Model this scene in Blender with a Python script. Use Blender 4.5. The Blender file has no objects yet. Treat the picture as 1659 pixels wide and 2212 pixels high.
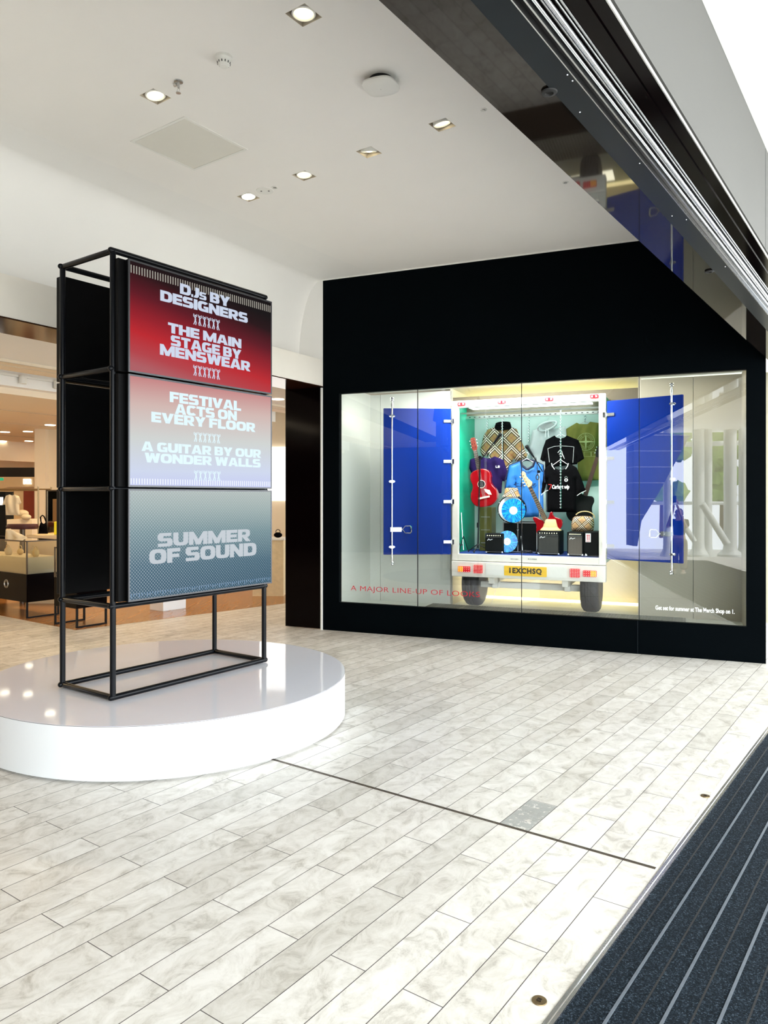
import bpy, math, random
import numpy as np
from math import sin, cos, pi, radians, sqrt, atan2, hypot
random.seed(7)
SC = bpy.context.scene
COL = SC.collection
# ------------------------------------------------------------------ camera, world, sun, exposure
H = 1.6
cam = bpy.data.cameras.new('camera'); cam.sensor_fit = 'VERTICAL'; cam.sensor_height = 36
cam.lens = 36 * 1600 / 2212.0
cam.shift_y = -31 / 2212.0
cam.clip_start = 0.02; cam.clip_end = 200
camo = bpy.data.objects.new('camera', cam); COL.objects.link(camo)
camo.location = (0, 0, H); camo.rotation_euler = (pi / 2, 0, 0)
SC.camera = camo
SC.view_settings.view_transform = 'Standard'; SC.view_settings.look = 'None'
SC.view_settings.gamma = 1; SC.view_settings.exposure = 0.0; SC.view_settings.use_curve_mapping = False
wd = bpy.data.worlds.new('sky'); SC.world = wd; wd.use_nodes = True
_bg = wd.node_tree.nodes['Background']; _bg.inputs[0].default_value = (0.88, 0.95, 1.0, 1); _bg.inputs[1].default_value = 7.7
SUN_E = 9.0
def light(kind, name, loc, rot, energy, color=(1, 1, 1), size=1, sizey=None, angle=None, parent=None):
    l = bpy.data.lights.new(name, kind); l.energy = energy; l.color = color
    if kind == 'AREA':
        l.size = size
        if sizey: l.shape = 'RECTANGLE'; l.size_y = sizey
    if kind == 'SUN': l.angle = angle
    if kind == 'SPOT': l.spot_size = radians(angle); l.spot_blend = .5; l.shadow_soft_size = size
    if kind == 'POINT': l.shadow_soft_size = size
    o = bpy.data.objects.new(name, l); COL.objects.link(o); o.location = loc; o.rotation_euler = rot
    if parent: o.parent = parent
    return o
light('SUN', 'sun', (6, -6, 8), (radians(42), 0, radians(75)), SUN_E, (1, .96, .9), angle=radians(1))

# ------------------------------------------------------------------ frames
class Frame:
    def __init__(s, ox, oy, ang): s.ox, s.oy, s.a = ox, oy, ang; s.c, s.s = cos(ang), sin(ang)
    def w(s, x, y, z=0): return (s.ox + s.c * x - s.s * y, s.oy + s.s * x + s.c * y, z)
    def inv(s, X, Y): X -= s.ox; Y -= s.oy; return (s.c * X + s.s * Y, -s.s * X + s.c * Y)
WORLD = Frame(0, 0, 0)
B = Frame(0, 0, -radians(35.73))                # x = across the entrance (v), y = along the doors (u)
W = Frame(-.741, 8.98, -radians(22.7))          # x = along the black window wall, y = into the window
S = Frame(-.741, 8.98, -radians(31.2))          # shop front: y along it, x towards us
_fl = B.w(0, 0)
D = Frame(-1.707, 4.663, radians(54.27))        # display stand: x along its screens, y to its back
def pw(px, py, Y): return ((px - 829) / 1600 * Y, Y, H - (py - 1075) / 1600 * Y)
def floor_at(px, py, z=0):
    Y = 1600 * (H - z) / (py - 1075); return ((px - 829) / 1600 * Y, Y, z)
def onplane(fr, px, py, n):
    """point of the plane y=n of a frame seen in direction px,py -> (x, z) in the frame"""
    a = (px - 829) / 1600
    # X = ox + c x - s n ; Y = oy + s x + c n ; X = a Y
    x = (a * (fr.oy + fr.c * n) - fr.ox + fr.s * n) / (fr.c - a * fr.s)
    Y = fr.oy + fr.s * x + fr.c * n
    return (x, H - (py - 1075) / 1600 * Y)
def z2(x, y, n): return onplane(W, 960 + x / 4.173, 820 + y / 4.173, n)
def z5(x, y): return onplane(D, 120 + x / 3.318, 520 + y / 3.318, -.098)
def z6(x, y): return onplane(D, 120 + x / 3.318, 1040 + y / 3.318, -.098)

# ------------------------------------------------------------------ mesh builder
class M:
    def __init__(s): s.v = []; s.f = []; s.m = []; s.k = 0
    def add(s, vs, fs):
        b = len(s.v); s.v += [tuple(p) for p in vs]; s.f += [tuple(b + i for i in f) for f in fs]; s.m += [s.k] * len(fs); return s
    def mat(s, k): s.k = k; return s
    def box(s, x0, x1, y0, y1, z0, z1):
        return s.add([(x, y, z) for x in (x0, x1) for y in (y0, y1) for z in (z0, z1)],
            [(0, 1, 3, 2), (4, 6, 7, 5), (0, 4, 5, 1), (2, 3, 7, 6), (0, 2, 6, 4), (1, 5, 7, 3)])
    def quad(s, a, b, c, d): return s.add([a, b, c, d], [(0, 1, 2, 3)])
    def tube(s, pts, r, seg=10, cap=True, rs=None):
        pts = [np.array(p, float) for p in pts]; n = len(pts); vs = []; prev = None
        for i, p in enumerate(pts):
            t = pts[min(i + 1, n - 1)] - pts[max(i - 1, 0)]; t /= (np.linalg.norm(t) + 1e-12)
            if prev is None:
                a = np.array((0, 0, 1.)) if abs(t[2]) < .9 else np.array((1., 0, 0)); e = np.cross(t, a)
            else: e = prev - t * (prev @ t)
            e /= np.linalg.norm(e); g = np.cross(t, e); prev = e
            R = rs[i] if rs else r
            for j in range(seg):
                th = 2 * pi * j / seg; vs.append(p + R * (cos(th) * e + sin(th) * g))
        fs = [(i * seg + j, i * seg + (j + 1) % seg, (i + 1) * seg + (j + 1) % seg, (i + 1) * seg + j) for i in range(n - 1) for j in range(seg)]
        if cap: fs += [tuple(range(seg))[::-1], tuple((n - 1) * seg + j for j in range(seg))]
        return s.add(vs, fs)
    def cyl(s, a, b, r, seg=16, r2=None): return s.tube([a, b], r, seg, rs=[r, r if r2 is None else r2])
    def capsule(s, a, b, r, seg=12):
        a = np.array(a, float); b = np.array(b, float); t = (b - a) / np.linalg.norm(b - a)
        P = []; R = []
        for k in range(4): P.append(a - t * r * cos(k * pi / 8)); R.append(max(r * sin(k * pi / 8), r * .02))
        P.append(a); R.append(r); P.append(b); R.append(r)
        for k in range(3, -1, -1): P.append(b + t * r * cos(k * pi / 8)); R.append(max(r * sin(k * pi / 8), r * .02))
        return s.tube(P, r, seg, rs=R)
    def lathe(s, c, prof, seg=32, axis='z', sx=1, sy=1):
        vs = []
        for (r, h) in prof:
            for j in range(seg):
                th = 2 * pi * j / seg; x, y = r * cos(th) * sx, r * sin(th) * sy
                q = (x, y, h) if axis == 'z' else ((x, h, y) if axis == 'y' else (h, x, y))
                vs.append((c[0] + q[0], c[1] + q[1], c[2] + q[2]))
        n = len(prof); fs = [(i * seg + j, i * seg + (j + 1) % seg, (i + 1) * seg + (j + 1) % seg, (i + 1) * seg + j) for i in range(n - 1) for j in range(seg)]
        fs += [tuple(range(seg))[::-1], tuple((n - 1) * seg + j for j in range(seg))]
        return s.add(vs, fs)
    def torus(s, c, R, r, axis='z', seg=28, rs=8, sx=1, sy=1):
        vs = []
        for i in range(seg):
            th = 2 * pi * i / seg
            for j in range(rs):
                ph = 2 * pi * j / rs; x = (R * sx + r * cos(ph)) * cos(th); y = (R * sy + r * cos(ph)) * sin(th); h = r * sin(ph)
                q = (x, y, h) if axis == 'z' else ((x, h, y) if axis == 'y' else (h, x, y))
                vs.append((c[0] + q[0], c[1] + q[1], c[2] + q[2]))
        return s.add(vs, [(i * rs + j, i * rs + (j + 1) % rs, ((i + 1) % seg) * rs + (j + 1) % rs, ((i + 1) % seg) * rs + j) for i in range(seg) for j in range(rs)])
    def sphere(s, c, r, seg=14, ring=8, sc=(1, 1, 1)):
        prof = [(max(1e-4, r * sin(pi * k / ring)), -r * cos(pi * k / ring)) for k in range(ring + 1)]
        b = len(s.v); s.lathe((0, 0, 0), prof, seg)
        s.v[b:] = [(c[0] + p[0] * sc[0], c[1] + p[1] * sc[1], c[2] + p[2] * sc[2]) for p in s.v[b:]]; return s
    def prism(s, pts, y0, y1):      # outline in x,z extruded along y
        n = len(pts); vs = [(x, y0, z) for x, z in pts] + [(x, y1, z) for x, z in pts]
        return s.add(vs, [tuple(range(n)), tuple(range(2 * n - 1, n - 1, -1))] + [(i, n + i, n + (i + 1) % n, (i + 1) % n) for i in range(n)])
    def prismz(s, pts, z0, z1):
        n = len(pts); vs = [(x, y, z0) for x, y in pts] + [(x, y, z1) for x, y in pts]
        return s.add(vs, [tuple(range(n))[::-1], tuple(range(n, 2 * n))] + [(i, (i + 1) % n, n + (i + 1) % n, n + i) for i in range(n)])
    def rbox(s, x0, x1, z0, z1, y0, y1, r=.01, k=4):
        P = []
        for cx, cz, a in ((x1 - r, z1 - r, 0), (x0 + r, z1 - r, 90), (x0 + r, z0 + r, 180), (x1 - r, z0 + r, 270)):
            for i in range(k + 1): t = radians(a + 90 * i / k); P.append((cx + r * cos(t), cz + r * sin(t)))
        return s.prism(P, y0, y1)
    def stroke(s, pts, w, y0, y1):      # flat strokes in x,z
        for (ax, az), (bx, bz) in zip(pts[:-1], pts[1:]):
            L = hypot(bx - ax, bz - az) + 1e-9; nx, nz = -(bz - az) / L * w / 2, (bx - ax) / L * w / 2
            s.prism([(ax + nx, az + nz), (bx + nx, bz + nz), (bx - nx, bz - nz), (ax - nx, az - nz)], y0, y1)
        return s
    def xf(s, fn, b=0): s.v[b:] = [tuple(fn(*p)) for p in s.v[b:]]; return s

def build(name, m, mats, fr=WORLD, base=None, parent=None, bevel=0, smooth=True):
    """one mesh object; vertices given in the frame; base = origin in the frame"""
    if parent is not None: base = parent['_b'] if '_b' in parent.keys() else (0, 0, 0)
    if base is None: base = (0, 0, 0)
    me = bpy.data.meshes.new(name)
    me.from_pydata([(x - base[0], y - base[1], z - base[2]) for x, y, z in m.v], [], m.f)
    if not isinstance(mats, (list, tuple)): mats = [mats]
    for q in mats: me.materials.append(q)
    me.polygons.foreach_set('material_index', m.m)
    if smooth:
        me.polygons.foreach_set('use_smooth', [True] * len(me.polygons)); me.set_sharp_from_angle(angle=radians(38))
    me.update()
    import bmesh
    bm = bmesh.new(); bm.from_mesh(me); bmesh.ops.recalc_face_normals(bm, faces=bm.faces); bm.to_mesh(me); bm.free()
    o = bpy.data.objects.new(name, me); COL.objects.link(o)
    if parent is not None: o.parent = parent
    else: o.location = fr.w(*base); o.rotation_euler = (0, 0, fr.a)
    o['_b'] = base
    if bevel:
        b = o.modifiers.new('bevel', 'BEVEL'); b.width = bevel; b.segments = 2; b.limit_method = 'ANGLE'; b.angle_limit = radians(40)
    return o
def tag(o, label, cat, group=None):
    o['label'] = label; o['category'] = cat
    if group: o['group'] = group
    return o
def thing(name, label, cat, fr, base, group=None):
    o = bpy.data.objects.new(name, None); COL.objects.link(o); o.empty_display_size = .1
    o.location = fr.w(*base); o.rotation_euler = (0, 0, fr.a); o['_b'] = tuple(base)
    return tag(o, label, cat, group)
def single(name, m, mats, fr, base, label, cat, group=None, **k): return tag(build(name, m, mats, fr, base, **k), label, cat, group)
def struct(name, m, mats, fr=WORLD, parent=None, **k):
    o = build(name, m, mats, fr, parent=parent, **k)
    if parent is None: o['kind'] = 'structure'
    return o
def dup(root, loc, label=None, rotz=None):
    r = root.copy(); COL.objects.link(r); r.location = loc
    if rotz is not None: r.rotation_euler = (0, 0, rotz)
    if label: r['label'] = label
    for ch in list(root.children):
        c = ch.copy(); COL.objects.link(c); c.parent = r
        for g in list(ch.children):
            d = g.copy(); COL.objects.link(d); d.parent = c
    return r

# ------------------------------------------------------------------ materials
def lin(c): return tuple((x / 12.92 if x <= .04045 else ((x + .055) / 1.055) ** 2.4) for x in c)
def rgb(r, g, b): return lin((r / 255, g / 255, b / 255)) + (1,)
def new_mat(name):
    m = bpy.data.materials.new(name); m.use_nodes = True; return m, m.node_tree, m.node_tree.nodes['Principled BSDF']
def mat(name, col, rough=.5, metal=0, noise=0, nscale=8, spec=.5, emit=None, es=1, bump=0, bscale=60, ior=1.45, coat=0):
    m, nt, p = new_mat(name)
    if len(col) == 3: col = col + (1,)
    p.inputs['Base Color'].default_value = col; p.inputs['Roughness'].default_value = rough; p.inputs['Metallic'].default_value = metal
    p.inputs['Specular IOR Level'].default_value = spec; p.inputs['IOR'].default_value = ior; p.inputs['Coat Weight'].default_value = coat
    if emit: p.inputs['Emission Color'].default_value = (emit + (1,))[:4]; p.inputs['Emission Strength'].default_value = es
    tc = nt.nodes.new('ShaderNodeTexCoord')
    n = nt.nodes.new('ShaderNodeTexNoise'); n.inputs['Scale'].default_value = nscale; n.inputs['Detail'].default_value = 4; nt.links.new(tc.outputs['Object'], n.inputs['Vector'])
    if noise:
        mx = nt.nodes.new('ShaderNodeMix'); mx.data_type = 'RGBA'
        mx.inputs[6].default_value = tuple(c * (1 - noise) for c in col[:3]) + (1,); mx.inputs[7].default_value = tuple(min(1, c * (1 + noise)) for c in col[:3]) + (1,)
        nt.links.new(n.outputs['Fac'], mx.inputs[0]); nt.links.new(mx.outputs[2], p.inputs['Base Color'])
    if bump:
        n2 = nt.nodes.new('ShaderNodeTexNoise'); n2.inputs['Scale'].default_value = bscale; nt.links.new(tc.outputs['Object'], n2.inputs['Vector'])
        b = nt.nodes.new('ShaderNodeBump'); b.inputs['Strength'].default_value = bump; b.inputs['Distance'].default_value = .01
        nt.links.new(n2.outputs['Fac'], b.inputs['Height']); nt.links.new(b.outputs[0], p.inputs['Normal'])
    return m
class N:       # tiny node helper
    def __init__(s, nt): s.nt = nt
    def new(s, t): return s.nt.nodes.new(t)
    def put(s, sock, v):
        if hasattr(v, 'is_output') or isinstance(v, bpy.types.NodeSocket): s.nt.links.new(v, sock)
        else: sock.default_value = v
    def math(s, op, a, b=0, c=0):
        n = s.new('ShaderNodeMath'); n.operation = op; s.put(n.inputs[0], a); s.put(n.inputs[1], b)
        if op in ('MULTIPLY_ADD', 'WRAP', 'COMPARE'): s.put(n.inputs[2], c)
        return n.outputs[0]
    def obj(s):
        t = s.new('ShaderNodeTexCoord'); x = s.new('ShaderNodeSeparateXYZ'); s.nt.links.new(t.outputs['Object'], x.inputs[0]); return t.outputs['Object'], x.outputs
    def mix(s, f, a, b, mode='MIX'):
        n = s.new('ShaderNodeMix'); n.data_type = 'RGBA'; n.blend_type = mode; s.put(n.inputs[0], f); s.put(n.inputs[6], a); s.put(n.inputs[7], b); return n.outputs[2]
    def noise(s, vec, scale, detail=4, rough=.5, dist=0):
        n = s.new('ShaderNodeTexNoise'); s.put(n.inputs['Vector'], vec); n.inputs['Scale'].default_value = scale; n.inputs['Detail'].default_value = detail
        n.inputs['Roughness'].default_value = rough; n.inputs['Distortion'].default_value = dist; return n.outputs['Fac']
    def comb(s, x, y, z=0):
        n = s.new('ShaderNodeCombineXYZ'); s.put(n.inputs[0], x); s.put(n.inputs[1], y); s.put(n.inputs[2], z); return n.outputs[0]
    def ramp(s, f, stops, interp='LINEAR'):
        n = s.new('ShaderNodeValToRGB'); n.color_ramp.interpolation = interp; e = n.color_ramp.elements
        while len(e) < len(stops): e.new(.5)
        for i, (p, c) in enumerate(stops): e[i].position = p; e[i].color = c
        s.put(n.inputs[0], f); return n.outputs[0]

def floor_material():
    m, nt, p = new_mat('limestone planks'); n = N(nt); vec, o = n.obj()
    v, u = o[0], o[1]
    u2 = n.math('ADD', u, n.math('MULTIPLY', n.math('GREATER_THAN', u, 3.277), .165))
    row = n.math('FLOOR', n.math('DIVIDE', n.math('ADD', v, .902), .1525))
    off = n.math('MULTIPLY', n.math('MODULO', n.math('ABSOLUTE', row), 2), .4525)
    uu = n.math('DIVIDE', n.math('SUBTRACT', n.math('ADD', u2, off), 2.90 + .4525), .905)
    # pulled back so row -1 carries the 2.90 joint
    ci = n.math('FLOOR', uu); fu = n.math('SUBTRACT', uu, ci)
    vv = n.math('DIVIDE', n.math('ADD', v, .902), .1525); fv = n.math('SUBTRACT', vv, row)
    gv = n.math('LESS_THAN', n.math('MINIMUM', fv, n.math('SUBTRACT', 1, fv)), .0115)
    gu = n.math('LESS_THAN', n.math('MINIMUM', fu, n.math('SUBTRACT', 1, fu)), .0019)
    g = n.math('MAXIMUM', gv, gu)
    wn = n.new('ShaderNodeTexWhiteNoise'); wn.noise_dimensions = '2D'; n.put(wn.inputs['Vector'], n.comb(row, ci))
    r = wn.outputs['Value']
    sh = n.comb(n.math('ADD', v, n.math('MULTIPLY', r, 31)), n.math('MULTIPLY', u, .75), n.math('MULTIPLY', r, 7))
    cl = n.noise(sh, 9, 9, .72, .9); ve = n.noise(sh, 26, 5, .7, 1.6); ve = n.math('ABSOLUTE', n.math('SUBTRACT', ve, .5))
    c = n.ramp(cl, [(.32, (.42, .39, .335, 1)), (.46, (.66, .63, .575, 1)), (.60, (.78, .755, .71, 1))])
    c = n.mix(n.math('MULTIPLY', n.math('LESS_THAN', ve, .012), .22), c, (.86, .84, .80, 1))
    tint = n.ramp(r, [(0, (.80, .79, .77, 1)), (.3, (.93, .92, .91, 1)), (1, (1, 1, 1, 1))])
    c = n.mix(1.0, c, tint, 'MULTIPLY')
    sp = n.noise(sh, 60, 3, .8, 2.5); spm = n.math('MULTIPLY', n.math('GREATER_THAN', sp, .70), n.math('GREATER_THAN', n.noise(sh, 6, 2), .58))
    c = n.mix(n.math('MULTIPLY', spm, .6), c, (.12, .11, .10, 1))
    # one dark grey stone
    dk = n.math('MULTIPLY', n.math('MULTIPLY', n.math('GREATER_THAN', u, 3.28), n.math('LESS_THAN', u, 3.635)), n.math('MULTIPLY', n.math('GREATER_THAN', v, -1.664), n.math('LESS_THAN', v, -1.512)))
    c = n.mix(n.math('MULTIPLY', n.math('MULTIPLY', dk, .72), n.math('GREATER_THAN', n.noise(vec, 22, 7, .8), .44)), c, (.20, .21, .20, 1))
    c = n.mix(g, c, (.07, .06, .055, 1))
    n.put(p.inputs['Base Color'], c)
    ro = n.math('ADD', .26, n.math('MULTIPLY', cl, .22)); n.put(p.inputs['Roughness'], n.mix(g, n.comb(ro, ro, ro), (.8, .8, .8, 1)))
    return m
def wood_floor_material():
    m, nt, p = new_mat('oak boards'); n = N(nt); vec, o = n.obj()
    row = n.math('FLOOR', n.math('DIVIDE', o[0], .12)); wn = n.new('ShaderNodeTexWhiteNoise'); wn.noise_dimensions = '1D'; n.put(wn.inputs['W'], row)
    gr = n.noise(n.comb(n.math('MULTIPLY', o[0], 14), n.math('ADD', o[1], n.math('MULTIPLY', wn.outputs[0], 9))), 2, 5, .6, .5)
    c = n.ramp(gr, [(.25, (.22, .085, .022, 1)), (.75, (.48, .22, .07, 1))])
    c = n.mix(n.math('MULTIPLY', wn.outputs[0], .35), c, (.26, .11, .03, 1))
    n.put(p.inputs['Base Color'], c); p.inputs['Roughness'].default_value = .22
    return m
def plaid(name, period=.085, rot=45, base=(.42, .27, .12, 1), line=.09):
    m, nt, p = new_mat(name); n = N(nt); vec, o = n.obj(); t = radians(rot)
    a = n.math('ADD', n.math('MULTIPLY', o[0], cos(t)), n.math('MULTIPLY', o[2], sin(t)))
    b = n.math('SUBTRACT', n.math('MULTIPLY', o[2], cos(t)), n.math('MULTIPLY', o[0], sin(t)))
    c = base
    def fr(x): return n.math('FRACT', n.math('ADD', n.math('DIVIDE', x, period), 100))
    def band(f, cx, w): return n.math('LESS_THAN', n.math('ABSOLUTE', n.math('SUBTRACT', f, cx)), w)
    fa, fb = fr(a), fr(b)
    thin = n.math('MAXIMUM', band(fa, .92, .012), band(fb, .92, .012)); c = n.mix(n.math('MULTIPLY', thin, .8), c, (.30, .03, .02, 1))
    for k, (cx, w, colr) in enumerate(((.25, .03, (.012, .01, .012, 1)), (.33, .028, (.75, .68, .55, 1)), (.41, .03, (.012, .01, .012, 1)), (.49, .028, (.75, .68, .55, 1)), (.57, .03, (.012, .01, .012, 1)))):
        c = n.mix(n.math('MAXIMUM', band(fa, cx, w), band(fb, cx, w)), c, colr)
    n.put(p.inputs['Base Color'], c); p.inputs['Roughness'].default_value = .8
    return m
def vinyl_mat():
    m, nt, p = new_mat('blue splatter vinyl'); n = N(nt); vec, o = n.obj()
    ang = n.math('ARCTAN2', o[2], o[0]); r = n.math('SQRT', n.math('ADD', n.math('MULTIPLY', o[0], o[0]), n.math('MULTIPLY', o[2], o[2])))
    ca, sa = n.math('COSINE', ang), n.math('SINE', ang)
    f = n.noise(n.comb(n.math('MULTIPLY', ca, 3), n.math('MULTIPLY', sa, 3), n.math('MULTIPLY', r, 5)), 3.2, 4, .7)
    c = n.ramp(f, [(.38, (.008, .05, .42, 1)), (.5, (.01, .28, .62, 1)), (.6, (.03, .50, .72, 1))])
    n.put(p.inputs['Base Color'], c); p.inputs['Roughness'].default_value = .25
    return m
def stripes_mat(name, ca, cb, period, axis=0, duty=.5, rough=.5, metal=0):
    m, nt, p = new_mat(name); n = N(nt); vec, o = n.obj()
    f = n.math('FRACT', n.math('ADD', n.math('DIVIDE', o[axis], period), 500)); n.put(p.inputs['Base Color'], n.mix(n.math('LESS_THAN', f, duty), ca, cb))
    p.inputs['Roughness'].default_value = rough; p.inputs['Metallic'].default_value = metal
    return m
def screen_mat(name, stops, x0, x1, z0, z1, side=0, dots=False, es=1.0):
    m, nt, p = new_mat(name); n = N(nt); vec, o = n.obj()
    fz = n.math('DIVIDE', n.math('SUBTRACT', o[2], z0), z1 - z0); fx = n.math('DIVIDE', n.math('SUBTRACT', o[0], x0), x1 - x0)
    c = n.ramp(n.math('ADD', fz, n.math('MULTIPLY', n.math('SUBTRACT', fx, .3), side)), stops)
    if dots:
        k = 44.0
        a = n.math('MULTIPLY', n.math('ADD', n.math('DIVIDE', o[0], 1.0), o[2]), k); b = n.math('MULTIPLY', n.math('SUBTRACT', o[2], o[0]), k)
        da = n.math('SUBTRACT', n.math('FRACT', n.math('ADD', a, 500)), .5); db = n.math('SUBTRACT', n.math('FRACT', n.math('ADD', b, 500)), .5)
        d = n.math('SQRT', n.math('ADD', n.math('MULTIPLY', da, da), n.math('MULTIPLY', db, db)))
        rad = n.math('MULTIPLY_ADD', n.math('SUBTRACT', 1, fx), .16, .22)
        c = n.mix(n.math('MULTIPLY', n.math('LESS_THAN', d, rad), .35), c, rgb(205, 215, 225))
    p.inputs['Base Color'].default_value = (.004, .004, .004, 1); p.inputs['Roughness'].default_value = .4; p.inputs['Specular IOR Level'].default_value = .04
    n.put(p.inputs['Emission Color'], c); p.inputs['Emission Strength'].default_value = es
    return m
def glass_mat(name, tint=(.95, .98, .97, 1), boost=2.0):
    m = bpy.data.materials.new(name); m.use_nodes = True; nt = m.node_tree; nt.nodes.clear(); n = N(nt)
    out = n.new('ShaderNodeOutputMaterial'); t = n.new('ShaderNodeBsdfTransparent'); t.inputs[0].default_value = tint
    g = n.new('ShaderNodeBsdfGlossy'); g.inputs['Roughness'].default_value = 0.0; g.inputs['Color'].default_value = (1, 1, 1, 1)
    f = n.new('ShaderNodeFresnel'); f.inputs[0].default_value = 1.5; mx = n.new('ShaderNodeMixShader')
    n.put(mx.inputs[0], n.math('MINIMUM', n.math('MULTIPLY', f.outputs[0], boost), 1)); nt.links.new(t.outputs[0], mx.inputs[1]); nt.links.new(g.outputs[0], mx.inputs[2])
    nt.links.new(mx.outputs[0], out.inputs[0]); return m

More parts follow.
